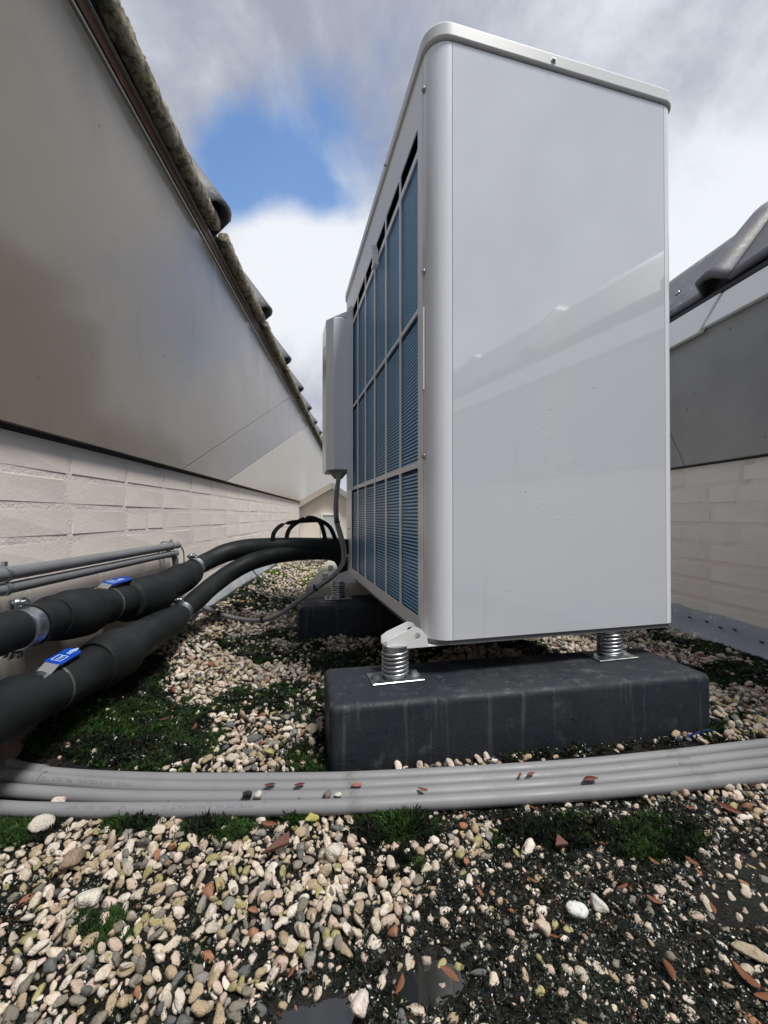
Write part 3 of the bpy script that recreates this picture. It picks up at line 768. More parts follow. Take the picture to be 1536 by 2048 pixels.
w = obj('window', bm, M['trim_w'], gab)
bm = bmesh.new()
for k in range(9): box(bm, wx+.018+k*.019, wx+.034+k*.019, -.006+(.002 if k % 2 else 0), -.002, wz-.24, wz-.006)
obj('blind', bm, M['blind'], w)
bm = bmesh.new(); box(bm, lx, .5, -.03, -.004, .0, .06); obj('flashing', bm, M['kerb'], gab)

# ------------------------------------------------------------------ block feet
def foot(b, label, h=.104):
    ox, oy, yaw, L, D = b
    bm = bmesh.new(); ins = .0
    # long bar with slightly sloping sides
    vs = box(bm, 0, L, 0, D, -.03, h)
    bmesh.ops.bevel(bm, geom=bm.edges[:], offset=.011, segments=5, profile=.5, affect='EDGES')
    o = obj('support_block', bm, M['foot'], None, True, (ox, oy, 0)); o.rotation_euler.z = yaw; autosmooth(o, 50)
    return tag(o, label, 'support block', 'black blocks carrying the unit')
foot(B1, 'black support block under the near end of the unit, with drip stains on its face')
foot(B2, 'black support block under the far end of the white unit')
# beam behind
bm = bmesh.new(); box(bm, 0, .135, 0, .98, -.02, .135); bm2 = bmesh.new()
be = empty('concrete_beam', (BEAM[0], BEAM[1]+.01, 0), BEAM[2], label='pale weathered concrete beam lying behind the far black block', cat='beam')
bevel(obj('beam_half', bm, M['beam'], be), .008, 3); box(bm2, .139, .42, 0.004, .98, -.02, .131); bevel(obj('beam_half', bm2, M['beam'], be), .008, 3)
for yy in (.16, .42):
    bm = bmesh.new(); box(bm, .045, .067, yy, yy+.03, .1355, .158); bevel(obj('metal_cap', bm, M['zinc'], be), .002, 2)

# ------------------------------------------------------------------ spring mounts
def spring_mesh(r=.0215, wire=.0028, turns=6.2, h=.05):
    pts = []; n = int(turns*20)
    for i in range(n+1):
        t = i/n; a = 2*PI*turns*t; z = wire+(h-2*wire)*(t if True else t)
        # closed end turns
        e = min(t, 1-t)*turns
        pts.append(Vector((math.cos(a)*r, math.sin(a)*r, z)))
    V, Fc = [], []; m = 8
    for i, p in enumerate(pts):
        t = (pts[min(i+1, n)]-pts[max(i-1, 0)]).normalized(); s = t.cross(Vector((0, 0, 1))).normalized(); u = s.cross(t)
        for k in range(m): a = 2*PI*k/m; V.append(p+s*math.cos(a)*wire+u*math.sin(a)*wire)
    for i in range(n):
        for k in range(m): Fc.append((i*m+k, i*m+(k+1) % m, (i+1)*m+(k+1) % m, (i+1)*m+k))
    Fc.append(tuple(range(m))[::-1]); Fc.append(tuple(n*m+k for k in range(m)))
    me = bpy.data.meshes.new('coil_spring'); me.from_pydata([tuple(v) for v in V], [], Fc); me.update(); return finish(me, M['zinc'], True)
UY = math.atan2(.245, .9695)
def spring_mount(loc, label):
    rt = empty('spring_mount', loc, UY, label=label, cat='spring mount', group='zinc spring mounts under the unit')
    bm = bmesh.new(); box(bm, -.046, .046, -.027, .027, .0005, .0035); bevel(obj('base_plate', bm, M['zinc'], rt), .0008, 1)
    for s in (-1, 1):
        bm = bmesh.new(); cyl(bm, (s*.035, 0, .0035), (s*.035, 0, .0052), .0085, n=18); cyl(bm, (s*.035, 0, .0052), (s*.035, 0, .0100), .0055, n=6); obj('bolt', bm, M['zinc'], rt)
    link('coil_spring', spring_me, rt, (0, 0, .0035))
    bm = bmesh.new(); cyl(bm, (0, 0, .0036), (0, 0, .010), .0185, n=24); cyl(bm, (0, 0, .010), (0, 0, .030), .014, n=20); cyl(bm, (0, 0, .050), (0, 0, .0595), .0225, n=28); cyl(bm, (0, 0, .03), (0, 0, .05), .010, n=16)
    autosmooth(obj('mount_core', bm, M['zinc'], rt))
    return rt
spring_me = spring_mesh()
p1 = Vector((.0194, .733, .104)); p2 = Vector((.458, .846, .104)); dd = Vector((-.178, .702, 0))
spring_mount(p1, 'zinc spring mount at the near left corner of the unit, below the white bracket')
spring_mount(p2, 'zinc spring mount under the right side of the white unit')
spring_mount(p1+dd, 'zinc spring mount on the far black block, beside the looping cable')
spring_mount(p2+dd, 'zinc spring mount hidden behind the near block under the unit')

# ------------------------------------------------------------------ the outdoor unit
unit = empty('heat_pump_unit', (.121, .733, 0), UY, label='tall white outdoor heat pump unit with blue coil grille standing on spring mounts', cat='heat pump')
ZB = .170; ZT = 1.235; WX = .47; RL = .04; RR = .030; YE = .975
def arc(cx, cy, r, a0, a1, n=10): return [(cx+r*math.cos(a0+(a1-a0)*i/n), cy+r*math.sin(a0+(a1-a0)*i/n)) for i in range(n+1)]
def post(poly, name, mt=None):
    mt = mt or (M['post'] if name == 'corner_post' else M['white'])
    bm = bmesh.new(); prism(bm, [(p[0], p[1], ZB) for p in poly], (0, 0, ZT-ZB)); o = obj(name, bm, mt, unit); return autosmooth(o, 30)
gp = .0011
# near panel
post([(gp, 0), (WX-gp, 0), (WX-gp, .012), (gp, .012)], 'side_panel')
post(arc(0, RL, RL, -PI/2, -PI, 14)+[(-RL+.010, RL)]+arc(0, RL, RL-.010, -PI, -PI/2, 14), 'corner_post')
post(arc(WX, RR, RR, -PI/2, 0, 12)+[(WX+RR, .16), (WX+RR-.01, .16)]+arc(WX, RR, RR-.010, 0, -PI/2, 12), 'corner_post')
bm = bmesh.new(); box(bm, WX+RR-.011, WX+RR-.001, .162, YE-.04, ZB, ZT); obj('rear_panel', bm, M['white'], unit)
bm = bmesh.new(); box(bm, 0, WX, YE-.012, YE, ZB, ZT); obj('side_panel', bm, M['white'], unit)
post(arc(0, YE-RL, RL, PI, PI/2, 10)+arc(0, YE-RL, RL-.01, PI/2, PI, 10), 'corner_post')
post(arc(WX, YE-RR, RR, 0, PI/2, 10)+arc(WX, YE-RR, RR-.01, PI/2, 0, 10), 'corner_post')
bm = bmesh.new(); box(bm, -RL+.055, WX+RR-.02, .02, YE-.02, ZB+.003, ZT-.003); obj('inner_casing', bm, M['seam'], unit)
# coil behind the front grille
bm = bmesh.new(); box(bm, -RL+.014, -RL+.054, RL+.004, YE-RL-.004, ZB+.004, ZT-.004); obj('coil', bm, M['coil'], unit)
# front frame with openings
c0 = RL+.0296; cw = .1265; bar = .010
ysl = [RL+.0015]+sum([[c0+k*cw, c0+(k+1)*cw-bar] for k in range(6)], [])+[YE-RL-.0015]
rows = [(.198, .4815), (.493, .777), (.785, 1.078), (1.0925, 1.133)]
zsl = [ZB]+sum([[a, b] for a, b in rows], [])+[ZT]
def lattice(ys, zs, x, t, mt, parent, name, cham=.006):
    bm = bmesh.new()
    def fl(pts): bm.faces.new([bm.verts.new(p) for p in pts])
    for i in range(len(ys)-1):
        for k in range(len(zs)-1):
            if i % 2 == 1 and k % 2 == 1:
                # opening with rounded corners: fill four corner pieces
                y0, y1, z0, z1 = ys[i], ys[i+1], zs[k], zs[k+1]; r = min(cham, (z1-z0)/3)
                for (cy, cz, sy, sz) in ((y0, z0, 1, 1), (y1, z0, -1, 1), (y1, z1, -1, -1), (y0, z1, 1, -1)):
                    pts = [(x, cy, cz)]+[(x, cy+sy*(r-r*math.sin(a)), cz+sz*(r-r*math.cos(a))) for a in [PI/2*q/4 for q in range(5)]]
                    fl(pts)
            else: fl([(x, ys[i], zs[k]), (x, ys[i+1], zs[k]), (x, ys[i+1], zs[k+1]), (x, ys[i], zs[k+1])])
    bmesh.ops.remove_doubles(bm, verts=bm.verts, dist=1e-5)
    bmesh.ops.recalc_face_normals(bm, faces=bm.faces)
    r = bmesh.ops.extrude_face_region(bm, geom=bm.faces[:])
    bmesh.ops.translate(bm, verts=[v for v in r['geom'] if isinstance(v, bmesh.types.BMVert)], vec=(t, 0, 0))
    return obj(name, bm, mt, parent)
lattice(ysl, zsl, -RL-.0005, .0022, M['white_frame'], unit, 'front_frame')
# slats: one shared mesh
bm = bmesh.new(); ya, yb = ysl[1]-.003, ysl[12]+.003
box(bm, -RL+.0050, -RL+.0062, ya, yb, 0, .0036)
sme = bpy.data.meshes.new('grille_slat'); bmesh.ops.recalc_face_normals(bm, faces=bm.faces); bm.to_mesh(sme); bm.free(); finish(sme, M['wire'])
for (a, b) in rows[:3]:
    nsl = int((b-a)/.0073)
    for k in range(nsl): link('grille_slat', sme, unit, (0, 0, a+.0015+k*.0073))
# lid and base
def rrect(x0, x1, y0, y1, rl, rr_):
    return arc(x0+rl, y0+rl, rl, PI, 1.5*PI, 8)+arc(x1-rr_, y0+rr_, rr_, -PI/2, 0, 8)+arc(x1-rr_, y1-rr_, rr_, 0, PI/2, 8)+arc(x0+rl, y1-rl, rl, PI/2, PI, 8)
bm = bmesh.new(); prism(bm, [(p[0], p[1], ZT+.0025) for p in rrect(-RL-.005, WX+RR+.005, -.005, YE+.005, RL+.005, RR+.005)], (0, 0, .030))
bevel(autosmooth(obj('lid', bm, M['lid'], unit), 35), .005, 3)
bm = bmesh.new(); prism(bm, [(p[0], p[1], ZT+.0002) for p in rrect(-RL+.002, WX+RR-.002, .002, YE-.002, RL, RR)], (0, 0, .0022)); obj('lid_gasket', bm, M['seam'], unit)
bm = bmesh.new(); prism(bm, [(p[0], p[1], ZB-.009) for p in rrect(-RL+.003, WX+RR-.003, .003, YE-.003, RL, RR)], (0, 0, .0085)); obj('base_pan', bm, M['rail'], unit)
def screw(parent, p, n, r=.0048):
    p = Vector(p); n = Vector(n); bm = bmesh.new(); cyl(bm, p, p+n*.0012, r*1.15, n=16); cyl(bm, p+n*.0012, p+n*.004, r, r*.55, n=16); cyl(bm, p+n*.004, p+n*.0045, r*.35, n=6)
    autosmooth(obj('screw', bm, M['zinc'], parent), 40)
for hz_ in (.783, .446, .108): screw(unit, (-RL-.0005, RL-.005, HC+hz_), (-1, 0, 0))
screw(unit, (.205, -.005, ZT+.016), (0, -1, 0))
for hz_ in (.70, .45, .15, -.05): screw(unit, (-RL-.0005, .868, HC+hz_), (-1, 0, 0), .004)
screw(unit, (-RL-.005, .30, ZT+.016), (-1, 0, 0), .0035)
# small strip on the corner between post and frame
bm = bmesh.new(); box(bm, -RL-.0035, -RL-.0006, RL-.009, RL-.001, ZB+.45, ZB+.60); obj('edge_strip', bm, M['white_frame'], unit)
# logo-like clip on the grille
bm = bmesh.new()
for k in range(5): box(bm, -RL-.016, -RL-.001, .395+k*.004, .397+k*.004, 1.065+k*.008, 1.10+k*.006)
box(bm, -RL-.014, -RL-.001, .39, .42, 1.06, 1.07); box(bm, -RL-.010, -RL-.001, .40, .43, 1.085, 1.092); obj('sensor_clip', bm, M['trim_w'], unit)
# cross rails with holed flanges
def rail(yc, lab=None):
    bm = bmesh.new(); x0 = -.117; x1 = WX+.01; zb_ = ZB-.0118
    w = .0185; zt_ = ZB-.0100
    for s in (-1, 1):
        y = yc+s*w
        hc = (x0+.055, zb_+.020); hr = .0062; n = 16
        hole = [(hc[0]+hr*math.cos(2*PI*q/n), hc[1]+hr*math.sin(2*PI*q/n)) for q in range(n)]
        top = hole[:n//2+1]; bot = [hole[q % n] for q in range(n//2, n+1)]
        right_e = (-.0440, hc[1]); left_e = (x0+.010, hc[1])
        up = [right_e, (-.056, zb_+.033), (x0+.050, zb_+.036), left_e]+top[::-1]
        lo = [left_e, (x0, zb_+.013), (x0, zb_), (x1, zb_), (x1, zt_), (-.0405, zt_), right_e]+bot[::-1]
        for pl in (up, lo):
            prism(bm, [(p[0], y, p[1]) for p in pl], (0, s*.0022, 0))
    box(bm, x0+.006, x1, yc-w, yc+w, zb_-.0005, zb_+.0015)
    o = obj('cross_rail', bm, M['lid'], unit)
    return o
# local y of the mounts
inv = unit.matrix_basis.inverted()
for p in (p1, p1+dd): rail((inv @ p).y+.008)
# control box on the far part of the front
bx = [(-RL-.001, .80), (-RL-.068, .80), (-RL-.092, .835), (-RL-.092, .965), (-RL-.001, .965)]
bm = bmesh.new(); prism(bm, [(p[0], p[1], HC+.165) for p in bx], (0, 0, .55)); cb = obj('control_box', bm, M['post'], unit); bevel(cb, .003, 2); cb['label'] = 'upright white control box fixed to the far part of the grille side'
bm = bmesh.new(); prism(bm, [(-RL-.001, .80, HC+.7155), (-RL-.066, .80, HC+.7155), (-RL-.02, .80, HC+.738), (-RL-.008, .80, HC+.76), (-RL-.001, .80, HC+.76)], (0, .15, 0)); obj('box_hood', bm, M['white'], cb)
bm = bmesh.new(); prism(bm, [(-RL-.085, .84, HC+.1635), (-RL-.062, .803, HC+.1635), (-RL-.006, .803, HC+.1635), (-RL-.03, .84, HC+.125), (-RL-.05, .86, HC+.125)][:3]+[(-RL-.006, .95, HC+.1635), (-RL-.085, .95, HC+.1635)], (0, 0, -.004)); obj('box_flange', bm, M['rail'], cb)
bm = bmesh.new(); cyl(bm, (-RL-.045, .85, HC+.159), (-RL-.045, .85, HC+.135), .034, .014, n=4); obj('cable_gland', bm, M['conduit'], cb)
bm = bmesh.new(); box(bm, -RL-.020, -RL-.001, .783, .797, HC+.09, HC+.745); obj('box_rail', bm, M['white_frame'], unit)
# droplets on the near panel
bm = bmesh.new()
for k in range(60):
    cx_ = random.gauss(.215, .085); cz_ = random.gauss(HC+.04, .13)
    if not (.02 < cx_ < .45 and ZB+.03 < cz_ < 1.0): continue
    r = random.uniform(.0005, .0013)
    q = bmesh.ops.create_icosphere(bm, subdivisions=1, radius=r); bmesh.ops.transform(bm, matrix=Matrix.Translation((cx_, -.0002, cz_)) @ Matrix.Diagonal((1, .55, random.uniform(1, 1.3), 1)), verts=q['verts'])
o = obj('water_droplets', bm, M['droplet'], unit, True); o['kind'] = 'stuff'

# ------------------------------------------------------------------ insulated pipes
def section(name, pts, mt, parent, n=28, wob=.03, sub=10):
    P = [at(p[0], p[1], p[2]) for p in pts]; R = [p[3] for p in pts]
    Pp, Rr = catmull(P, R, sub); Pp = [q-parent.location for q in Pp]
    o = pyobj(name, *tube(Pp, Rr, n, wob=wob), mt, parent); return autosmooth(o, 55)
pa = empty('insulated_pipe', at(175, 1225, .784), label='upper black foam-insulated pipe running along the left wall into the unit', cat='pipe', group='black insulated pipes')
section('insulation_sleeve', [(-330, 1370, .40, .029), (-90, 1300, .52, .029), (0, 1270, .589, .0285), (62, 1251, .645, .0285)], M['rubber'], pa)
section('insulation_sleeve', [(61, 1251, .644, .0325), (90, 1240, .675, .033), (150, 1228, .745, .0335), (172, 1222, .777, .033)], M['rubber'], pa)
section('insulation_sleeve', [(96, 1237, .682, .030), (104, 1235, .692, .0375), (140, 1229, .733, .0435), (166, 1224, .768, .0445), (176, 1221, .782, .043), (178, 1220, .785, .034)], M['rubber'], pa)
section('insulation_sleeve', [(174, 1221, .78, .0365), (200, 1214, .823, .0365), (240, 1204, .895, .0365), (262, 1199, .935, .036)], M['rubber'], pa)
section('insulation_sleeve', [(248, 1202, .91, .034), (256, 1200, .925, .047), (290, 1194, .995, .050), (308, 1188, 1.045, .050), (314, 1186, 1.06, .047), (316, 1185, 1.065, .038)], M['rubber'], pa)
section('insulation_sleeve', [(306, 1188, 1.04, .041), (335, 1172, 1.12, .043), (362, 1158, 1.20, .0435), (380, 1147, 1.265, .039), (387, 1141, 1.30, .030)], M['rubber'], pa)
section('insulation_sleeve', [(378, 1146, 1.26, .026), (392, 1134, 1.325, .0285), (420, 1120, 1.39, .030), (455, 1105, 1.44, .0325), (500, 1096, 1.47, .033), (560, 1093, 1.50, .032), (620, 1092, 1.53, .0305), (680, 1093, 1.585, .030), (700, 1094, 1.61, .030)], M['rubber'], pa)
pbp = empty('insulated_pipe', at(164, 1354, .705), label='lower black foam-insulated pipe just above the gravel, left of the unit', cat='pipe', group='black insulated pipes')
section('insulation_sleeve', [(-420, 1600, .36, .042), (-110, 1480, .47, .042), (0, 1425, .555, .040), (42, 1404, .588, .040), (52, 1399, .595, .036)], M['rubber'], pbp)
section('insulation_sleeve', [(20, 1415, .57, .037), (90, 1383, .632, .0375), (164, 1348, .705, .037), (215, 1320, .765, .036)], M['rubber'], pbp)
section('insulation_sleeve', [(186, 1336, .732, .034), (194, 1332, .741, .044), (215, 1318, .767, .0465), (240, 1304, .80, .0465), (249, 1299, .813, .044), (251, 1298, .816, .034)], M['rubber'], pbp)
section('insulation_sleeve', [(243, 1301, .805, .039), (280, 1278, .87, .0385), (320, 1254, .97, .037), (345, 1240, 1.05, .035), (360, 1229, 1.10, .028)], M['rubber'], pbp)
section('insulation_sleeve', [(352, 1234, 1.08, .024), (372, 1218, 1.13, .0255), (395, 1198, 1.19, .028), (422, 1174, 1.27, .0285), (460, 1146, 1.36, .029), (505, 1123, 1.43, .0295), (560, 1109, 1.48, .0295), (620, 1104, 1.53, .029), (660, 1106, 1.57, .028), (680, 1116, 1.60, .026), (688, 1142, 1.62, .020)], M['rubber'], pbp)
# chalky glue seams
def seam(pts, parent):
    section('glue_seam', pts, M['rubber_chalk'], parent, sub=3, wob=.02)
seam([(210, 1211, .840, .0370), (213, 1210.4, .8455, .0372)], pa)
seam([(63, 1250, .6465, .0329), (66, 1249, .650, .0329)], pa)
seam([(100, 1378, .641, .0381), (104, 1376, .645, .0381)], pbp)
# clamps
def clamp(pt, tdir, r, wall_off, label, w=.012):
    rt = empty('pipe_clamp', pt, 0, label=label, cat='pipe clamp', group='zinc clamps round the black pipes')
    t = Vector(tdir).normalized(); s = t.cross(Vector((0, 0, 1))).normalized(); u = s.cross(t)
    V, Fc = [], []; n = 36
    prof = [(-w, 0), (-w, .0022), (-w*.7, .0026), (-w*.5, .0016), (w*.5, .0016), (w*.7, .0026), (w, .0022), (w, 0)]
    for k in range(n):
        a = 2*PI*k/n
        for (q, h) in prof: V.append(t*q+(s*math.cos(a)+u*math.sin(a))*(r+h))
    m = len(prof)
    for k in range(n):
        for q in range(m): Fc.append((k*m+q, k*m+(q+1) % m, ((k+1) % n)*m+(q+1) % m, ((k+1) % n)*m+q))
    autosmooth(pyobj('band', V, Fc, M['zinc'], rt), 50)
    Rm = Matrix((s, t, u)).transposed().to_4x4()
    for sgn, a in ((1, math.radians(100)), (1, math.radians(250))):
        e = (s*math.cos(a)+u*math.sin(a)); f = e.cross(t).normalized()
        Mx = Matrix((f, t, e)).transposed().to_4x4()
        bm = bmesh.new()
        for q in (-.0050, .0026): box(bm, q, q+.0024, -w*.9, w*.9, r-.001, r+.017, Mx)
        obj('ear', bm, M['zinc'], rt)
        bm = bmesh.new(); c = e*(r+.010); cyl(bm, c-f*.016, c+f*.014, .0032, n=12); cyl(bm, c+f*.0052, c+f*.011, .0065, n=6); cyl(bm, c-f*.010, c-f*.0052, .0075, n=16); obj('bolt', bm, M['zinc'], rt)
    bm = bmesh.new(); cyl(bm, -Vector((1, 0, 0))*r, Vector((-wall_off, 0, 0)), .004, n=10); obj('threaded_rod', bm, M['zinc'], rt)
    return rt
def wall_x(y): return -.56-.076*y
a_ = at(46, 1256, .629); clamp(a_, at(90, 1240, .675)-at(0, 1270, .589), .0285, a_.x-wall_x(a_.y), 'large zinc clamp on the upper black pipe at the left edge of the photo')
a_ = at(390, 1135, 1.315); clamp(a_, at(420, 1120, 1.39)-at(380, 1147, 1.265), .0285, a_.x-wall_x(a_.y), 'zinc clamp where the upper black pipe narrows before the unit', .009)
a_ = at(364, 1225, 1.11); clamp(a_, at(385, 1206, 1.165)-at(352, 1234, 1.08), .0262, a_.x-wall_x(a_.y), 'zinc clamp on the lower black pipe above the gravel', .009)
# text helper
def text_mesh(s, size):
    cu = bpy.data.curves.new('lettering', 'FONT'); cu.body = s; cu.size = size; cu.resolution_u = 2; cu.space_character = 1.08
    o = bpy.data.objects.new('lettering', cu); COL.objects.link(o); bpy.context.view_layer.update()
    dg = bpy.context.evaluated_depsgraph_get(); me = bpy.data.meshes.new_from_object(o.evaluated_get(dg)); bpy.data.objects.remove(o); bpy.data.curves.remove(cu)
    return me
# valve levers
def lever(p0, p1, parent, roll, w=.0125, rust=False):
    """from the stem p0 to the tip p1 (points on the pipe crown)"""
    d = (p1-p0); L = d.length; t = d.normalized(); s = t.cross(Vector((0, 0, 1))).normalized(); u = s.cross(t)
    s2 = (s*math.cos(roll)+u*math.sin(roll)).normalized(); u2 = s2.cross(t)
    Mx = Matrix.Translation(p0-parent.location) @ Matrix((t, -s2, u2)).transposed().to_4x4()
    lv = bpy.data.objects.new('valve_lever', None); COL.objects.link(lv); lv.parent = parent
    def path(x): # profile height along the lever
        return .002+.008*min(1, max(0, (x-.006)/.016))
    bm = bmesh.new()
    st = [(-.008, .0), (.006, .0003), (.020, .0075), (.030, .0080)]
    rows_ = []
    for (x, z) in st:
        rows_.append([bm.verts.new(Mx @ Vector((x, y_, z+dz))) for (y_, dz) in ((-w*.82, 0), (w*.82, 0), (w*.82, .0022), (-w*.82, .0022))])
    for a, b in zip(rows_[:-1], rows_[1:]):
        for k in range(4): bm.faces.new((a[k], a[(k+1) % 4], b[(k+1) % 4], b[k]))
    bm.faces.new(rows_[0][::-1]); bm.faces.new(rows_[-1])
    o = obj('metal_arm', bm, M['arm'], lv)
    bm = bmesh.new(); cyl(bm, Mx @ Vector((-.002, 0, -.012)), Mx @ Vector((-.002, 0, .0045)), .0055, n=12); obj('stem', bm, M['terracotta'] if rust else M['zinc'], lv)
    # grip
    pts = []; n = 10; x0 = .021; x1 = L
    outl = [(x0, -w), (x1-w, -w)]+[(x1-w+w*math.sin(PI*k/n), -w*math.cos(PI*k/n)) for k in range(1, n)]+[(x1-w, w), (x0, w)]
    bm = bmesh.new(); prism(bm, [tuple((x, y_, .0070)) for x, y_ in outl], (0, 0, .0046), Mx); g = obj('grip', bm, M['blue'], lv); bevel(g, .0014, 2)
    # print on the grip
    topz = .0118
    bm = bmesh.new(); bx0, bx1, by = x0+.006, x0+.026, w*.58
    for (a, b, c_, d_) in ((bx0, bx1, -by, -by+.0009), (bx0, bx1, by-.0009, by), (bx0, bx0+.0009, -by+.001, by-.001), (bx1-.0009, bx1, -by+.001, by-.001)): box(bm, a, b, c_, d_, topz, topz+.0002, Mx)
    for q, (yy, ll) in enumerate(((-.003, .010), (.0005, .011))): box(bm, bx1+.007, bx1+.007+ll, yy-.0009, yy+.0006, topz, topz+.0002, Mx)
    # wing mark at the tip
    for a in range(5): box(bm, bx1+.019+a*.0028, bx1+.0205+a*.0028, -w*.42+abs(a-1)*.0006, w*.30-a*.0010, topz, topz+.0002, Mx)
    obj('printed_marks', bm, M['white_print'], lv)
    me = text_mesh('PAM', .0078); me.transform(Mx @ Matrix.Translation((bx0+.0030, -.0029, topz+.0002))); finish(me, M['white_print']); link('lettering', me, lv)
    return lv
pL0 = at(84, 1350, .612); pL1 = at(152, 1309, .690)
lever(pL0, pL1, pbp, math.radians(-14), .0125)
lever(at(201, 1180, .822), at(256, 1164, .925), pa, math.radians(-14), .0118, rust=True)
# glue blobs beside the lever
# black loops above the pipe
lp = empty('strap_loop', at(600, 1078, 1.48), label='pair of black strap loops arching over the insulated pipe by the unit', cat='strap')
def strap(pts, name='loop'):
    P = [at(*p)-lp.location for p in pts]; tube_obj(name, P, .0078, M['rubber'], lp, n=8, sub=8, sx=.22, up0=Vector((1, .02, .3)))
strap([(545, 1082, 1.47), (549, 1064, 1.47), (566, 1049, 1.475), (598, 1043, 1.48), (634, 1041, 1.49)])
strap([(572, 1080, 1.50), (578, 1060, 1.50), (592, 1046, 1.50), (614, 1036, 1.50), (632, 1038, 1.50), (643, 1050, 1.50), (651, 1080, 1.51)])
strap([(628, 1037, 1.46), (648, 1045, 1.47), (662, 1058, 1.49), (672, 1082, 1.52)])
# cable
cb_ = empty('control_cable', at(560, 1225, 1.33), label='grey cable hanging from the control box and looping over the gravel to the pipes', cat='cable')
cpts = [(678, 948, 1.47), (674, 975, 1.45), (671, 1010, 1.43), (673, 1045, 1.42), (681, 1075, 1.40), (687, 1105, 1.38), (684, 1130, 1.36), (664, 1154, 1.33), (630, 1178, 1.30), (595, 1203, 1.29), (562, 1227, 1.29), (525, 1240, 1.30), (480, 1238, 1.33), (440, 1228, 1.38), (408, 1214, 1.42), (396, 1206, 1.44)]
P = [at(*p)-cb_.location for p in cpts]
tube_obj('cable', P, .0072, M['cable'], cb_, n=12)
P2 = [p+Vector((.008, -.004, .005)) for p in P]; tube_obj('thin_cable', P2, .0028, M['conduit'], cb_, n=8)
for i in (3, 8, 11, 13):
    t = (P[i+1]-P[i-1]).normalized(); bm = bmesh.new(); cyl(bm, P[i]-t*.0022+Vector((.002, 0, .001)), P[i]+t*.0022+Vector((.002, 0, .001)), .0105, n=14); box(bm, P[i].x-.003, P[i].x+.003, P[i].y-.014, P[i].y-.006, P[i].z, P[i].z+.016)
    obj('cable_tie', bm, M['black'], cb_)
# earth cable by the kerb
tb = tube_obj('thin_wire', [at(505, 1139, 2.25), at(512, 1148, 2.2), at(522, 1157, 2.12), at(530, 1163, 2.08)], .0035, M['black'], None, n=8); tag(tb, 'short black wire lying over the upstand behind the pipes', 'wire')

# ------------------------------------------------------------------ grey conduits in front
RC = .0091
CL = [
 ('front grey conduit, nearest to the viewer, partly behind moss and stones', [(-90, 1606), (0, 1613), (100, 1617), (350, 1617), (600, 1612), (783, 1606), (1100, 1588), (1300, 1572), (1514, 1550), (1700, 1530)], 0),
 ('second grey conduit from the front', [(-90, 1570), (0, 1577), (130, 1586), (300, 1594), (600, 1593), (783, 1587), (1100, 1568.5), (1300, 1551.5), (1514, 1528), (1700, 1507)], 0),
 ('third grey conduit from the front, printed near its left sleeve', [(-90, 1548), (0, 1551), (100, 1558), (300, 1572), (600, 1574), (783, 1568.5), (1100, 1550), (1300, 1532), (1514, 1508), (1700, 1486)], .0015),
 ('rearmost grey conduit, rising at its left end', [(-90, 1497), (0, 1527), (90, 1544), (300, 1556), (600, 1556.5), (783, 1551), (1100, 1532.5), (1300, 1514), (1514, 1489), (1700, 1466)], .0015),
]
def conduit_pts(lst, lift):
    res = []
    for (px, py) in lst:
        h = RC+lift+.003
        z = (HC-h)*F/(py-HY); res.append(Vector(((px-CX)/F*z, z, h)))
    return res
conduit_paths = []
for lab, lst, lift in CL:
    pts = conduit_pts(lst, lift)
    if 'rearmost' in lab:
        pts[0].z += .020; pts[1].z += .004
    o = empty('conduit_pipe', pts[4], label=lab, cat='conduit', group='grey conduits lying across the gravel')
    tube_obj('tube', [p-pts[4] for p in pts], RC, M['conduit'], o, n=24, sub=14)
    PP, _ = catmull(pts, [RC]*len(pts), 14); conduit_paths.append(PP)
    if 'third' in lab or 'rearmost' in lab:
        # a sleeve pushed over the left end, ribbed at its mouth
        sub = [p for p in PP if (CX+F*p.x/p.y) < 92 and (CX+F*p.x/p.y) > -200]
        if 'rearmost' in lab: sub = [p for p in PP if (CX+F*p.x/p.y) < 94]
        R = [RC+.0017]*len(sub); V, Fc = tube([p-pts[4] for p in sub], R, 24); autosmooth(pyobj('sleeve', V, Fc, M['conduit'], o), 50)
        for k in range(4):
            q = [p for p in PP if -20-k*1 < (CX+F*p.x/p.y) < 60]
            ref = min(PP, key=lambda p: abs((CX+F*p.x/p.y)-(10-k*8))); i0 = PP.index(ref)
            t = (PP[i0+1]-PP[max(i0-1, 0)]).normalized(); bm = bmesh.new(); cyl(bm, ref-pts[4]-t*.0009, ref-pts[4]+t*.0009, RC+.0030, n=24); autosmooth(obj('sleeve_rib', bm, M['conduit'], o), 40)
def print_on(path, parent_name, s, px0, px1, size, mt, ang, start_right=True):
    """wrap upside-down lettering round a conduit between two places along it"""
    me = text_mesh(s, size)
    co = np.array([v.co[:] for v in me.vertices]);
    if not len(co): return
    xm, xM = co[:, 0].min(), co[:, 0].max()
    seg = [p for p in path if min(px0, px1)-30 < CX+F*p.x/p.y < max(px0, px1)+30]
    pxs = np.array([CX+F*p.x/p.y for p in seg]); arr = np.array([p[:] for p in seg])
    for v in me.vertices:
        f = (v.co.x-xm)/(xM-xm); px = px0+(px1-px0)*f
        c = Vector([float(np.interp(px, pxs, arr[:, k])) for k in range(3)])
        c2 = Vector([float(np.interp(px+4, pxs, arr[:, k])) for k in range(3)])
        t = (c2-c).normalized(); s_ = t.cross(Vector((0, 0, 1))).normalized(); u = s_.cross(t)
        a = ang-(v.co.y)/RC * (1 if px1 > px0 else -1)*-1
        v.co = c+(s_*math.cos(a)+u*math.sin(a))*(RC+.00012)-parent_name.location
    finish(me, mt); link('lettering', me, parent_name)
cps = [o for o in COL.objects if o.name.startswith('conduit_pipe')]
third = [o for o in cps if 'third' in o['label']][0]; first = [o for o in cps if 'front grey' in o['label']][0]
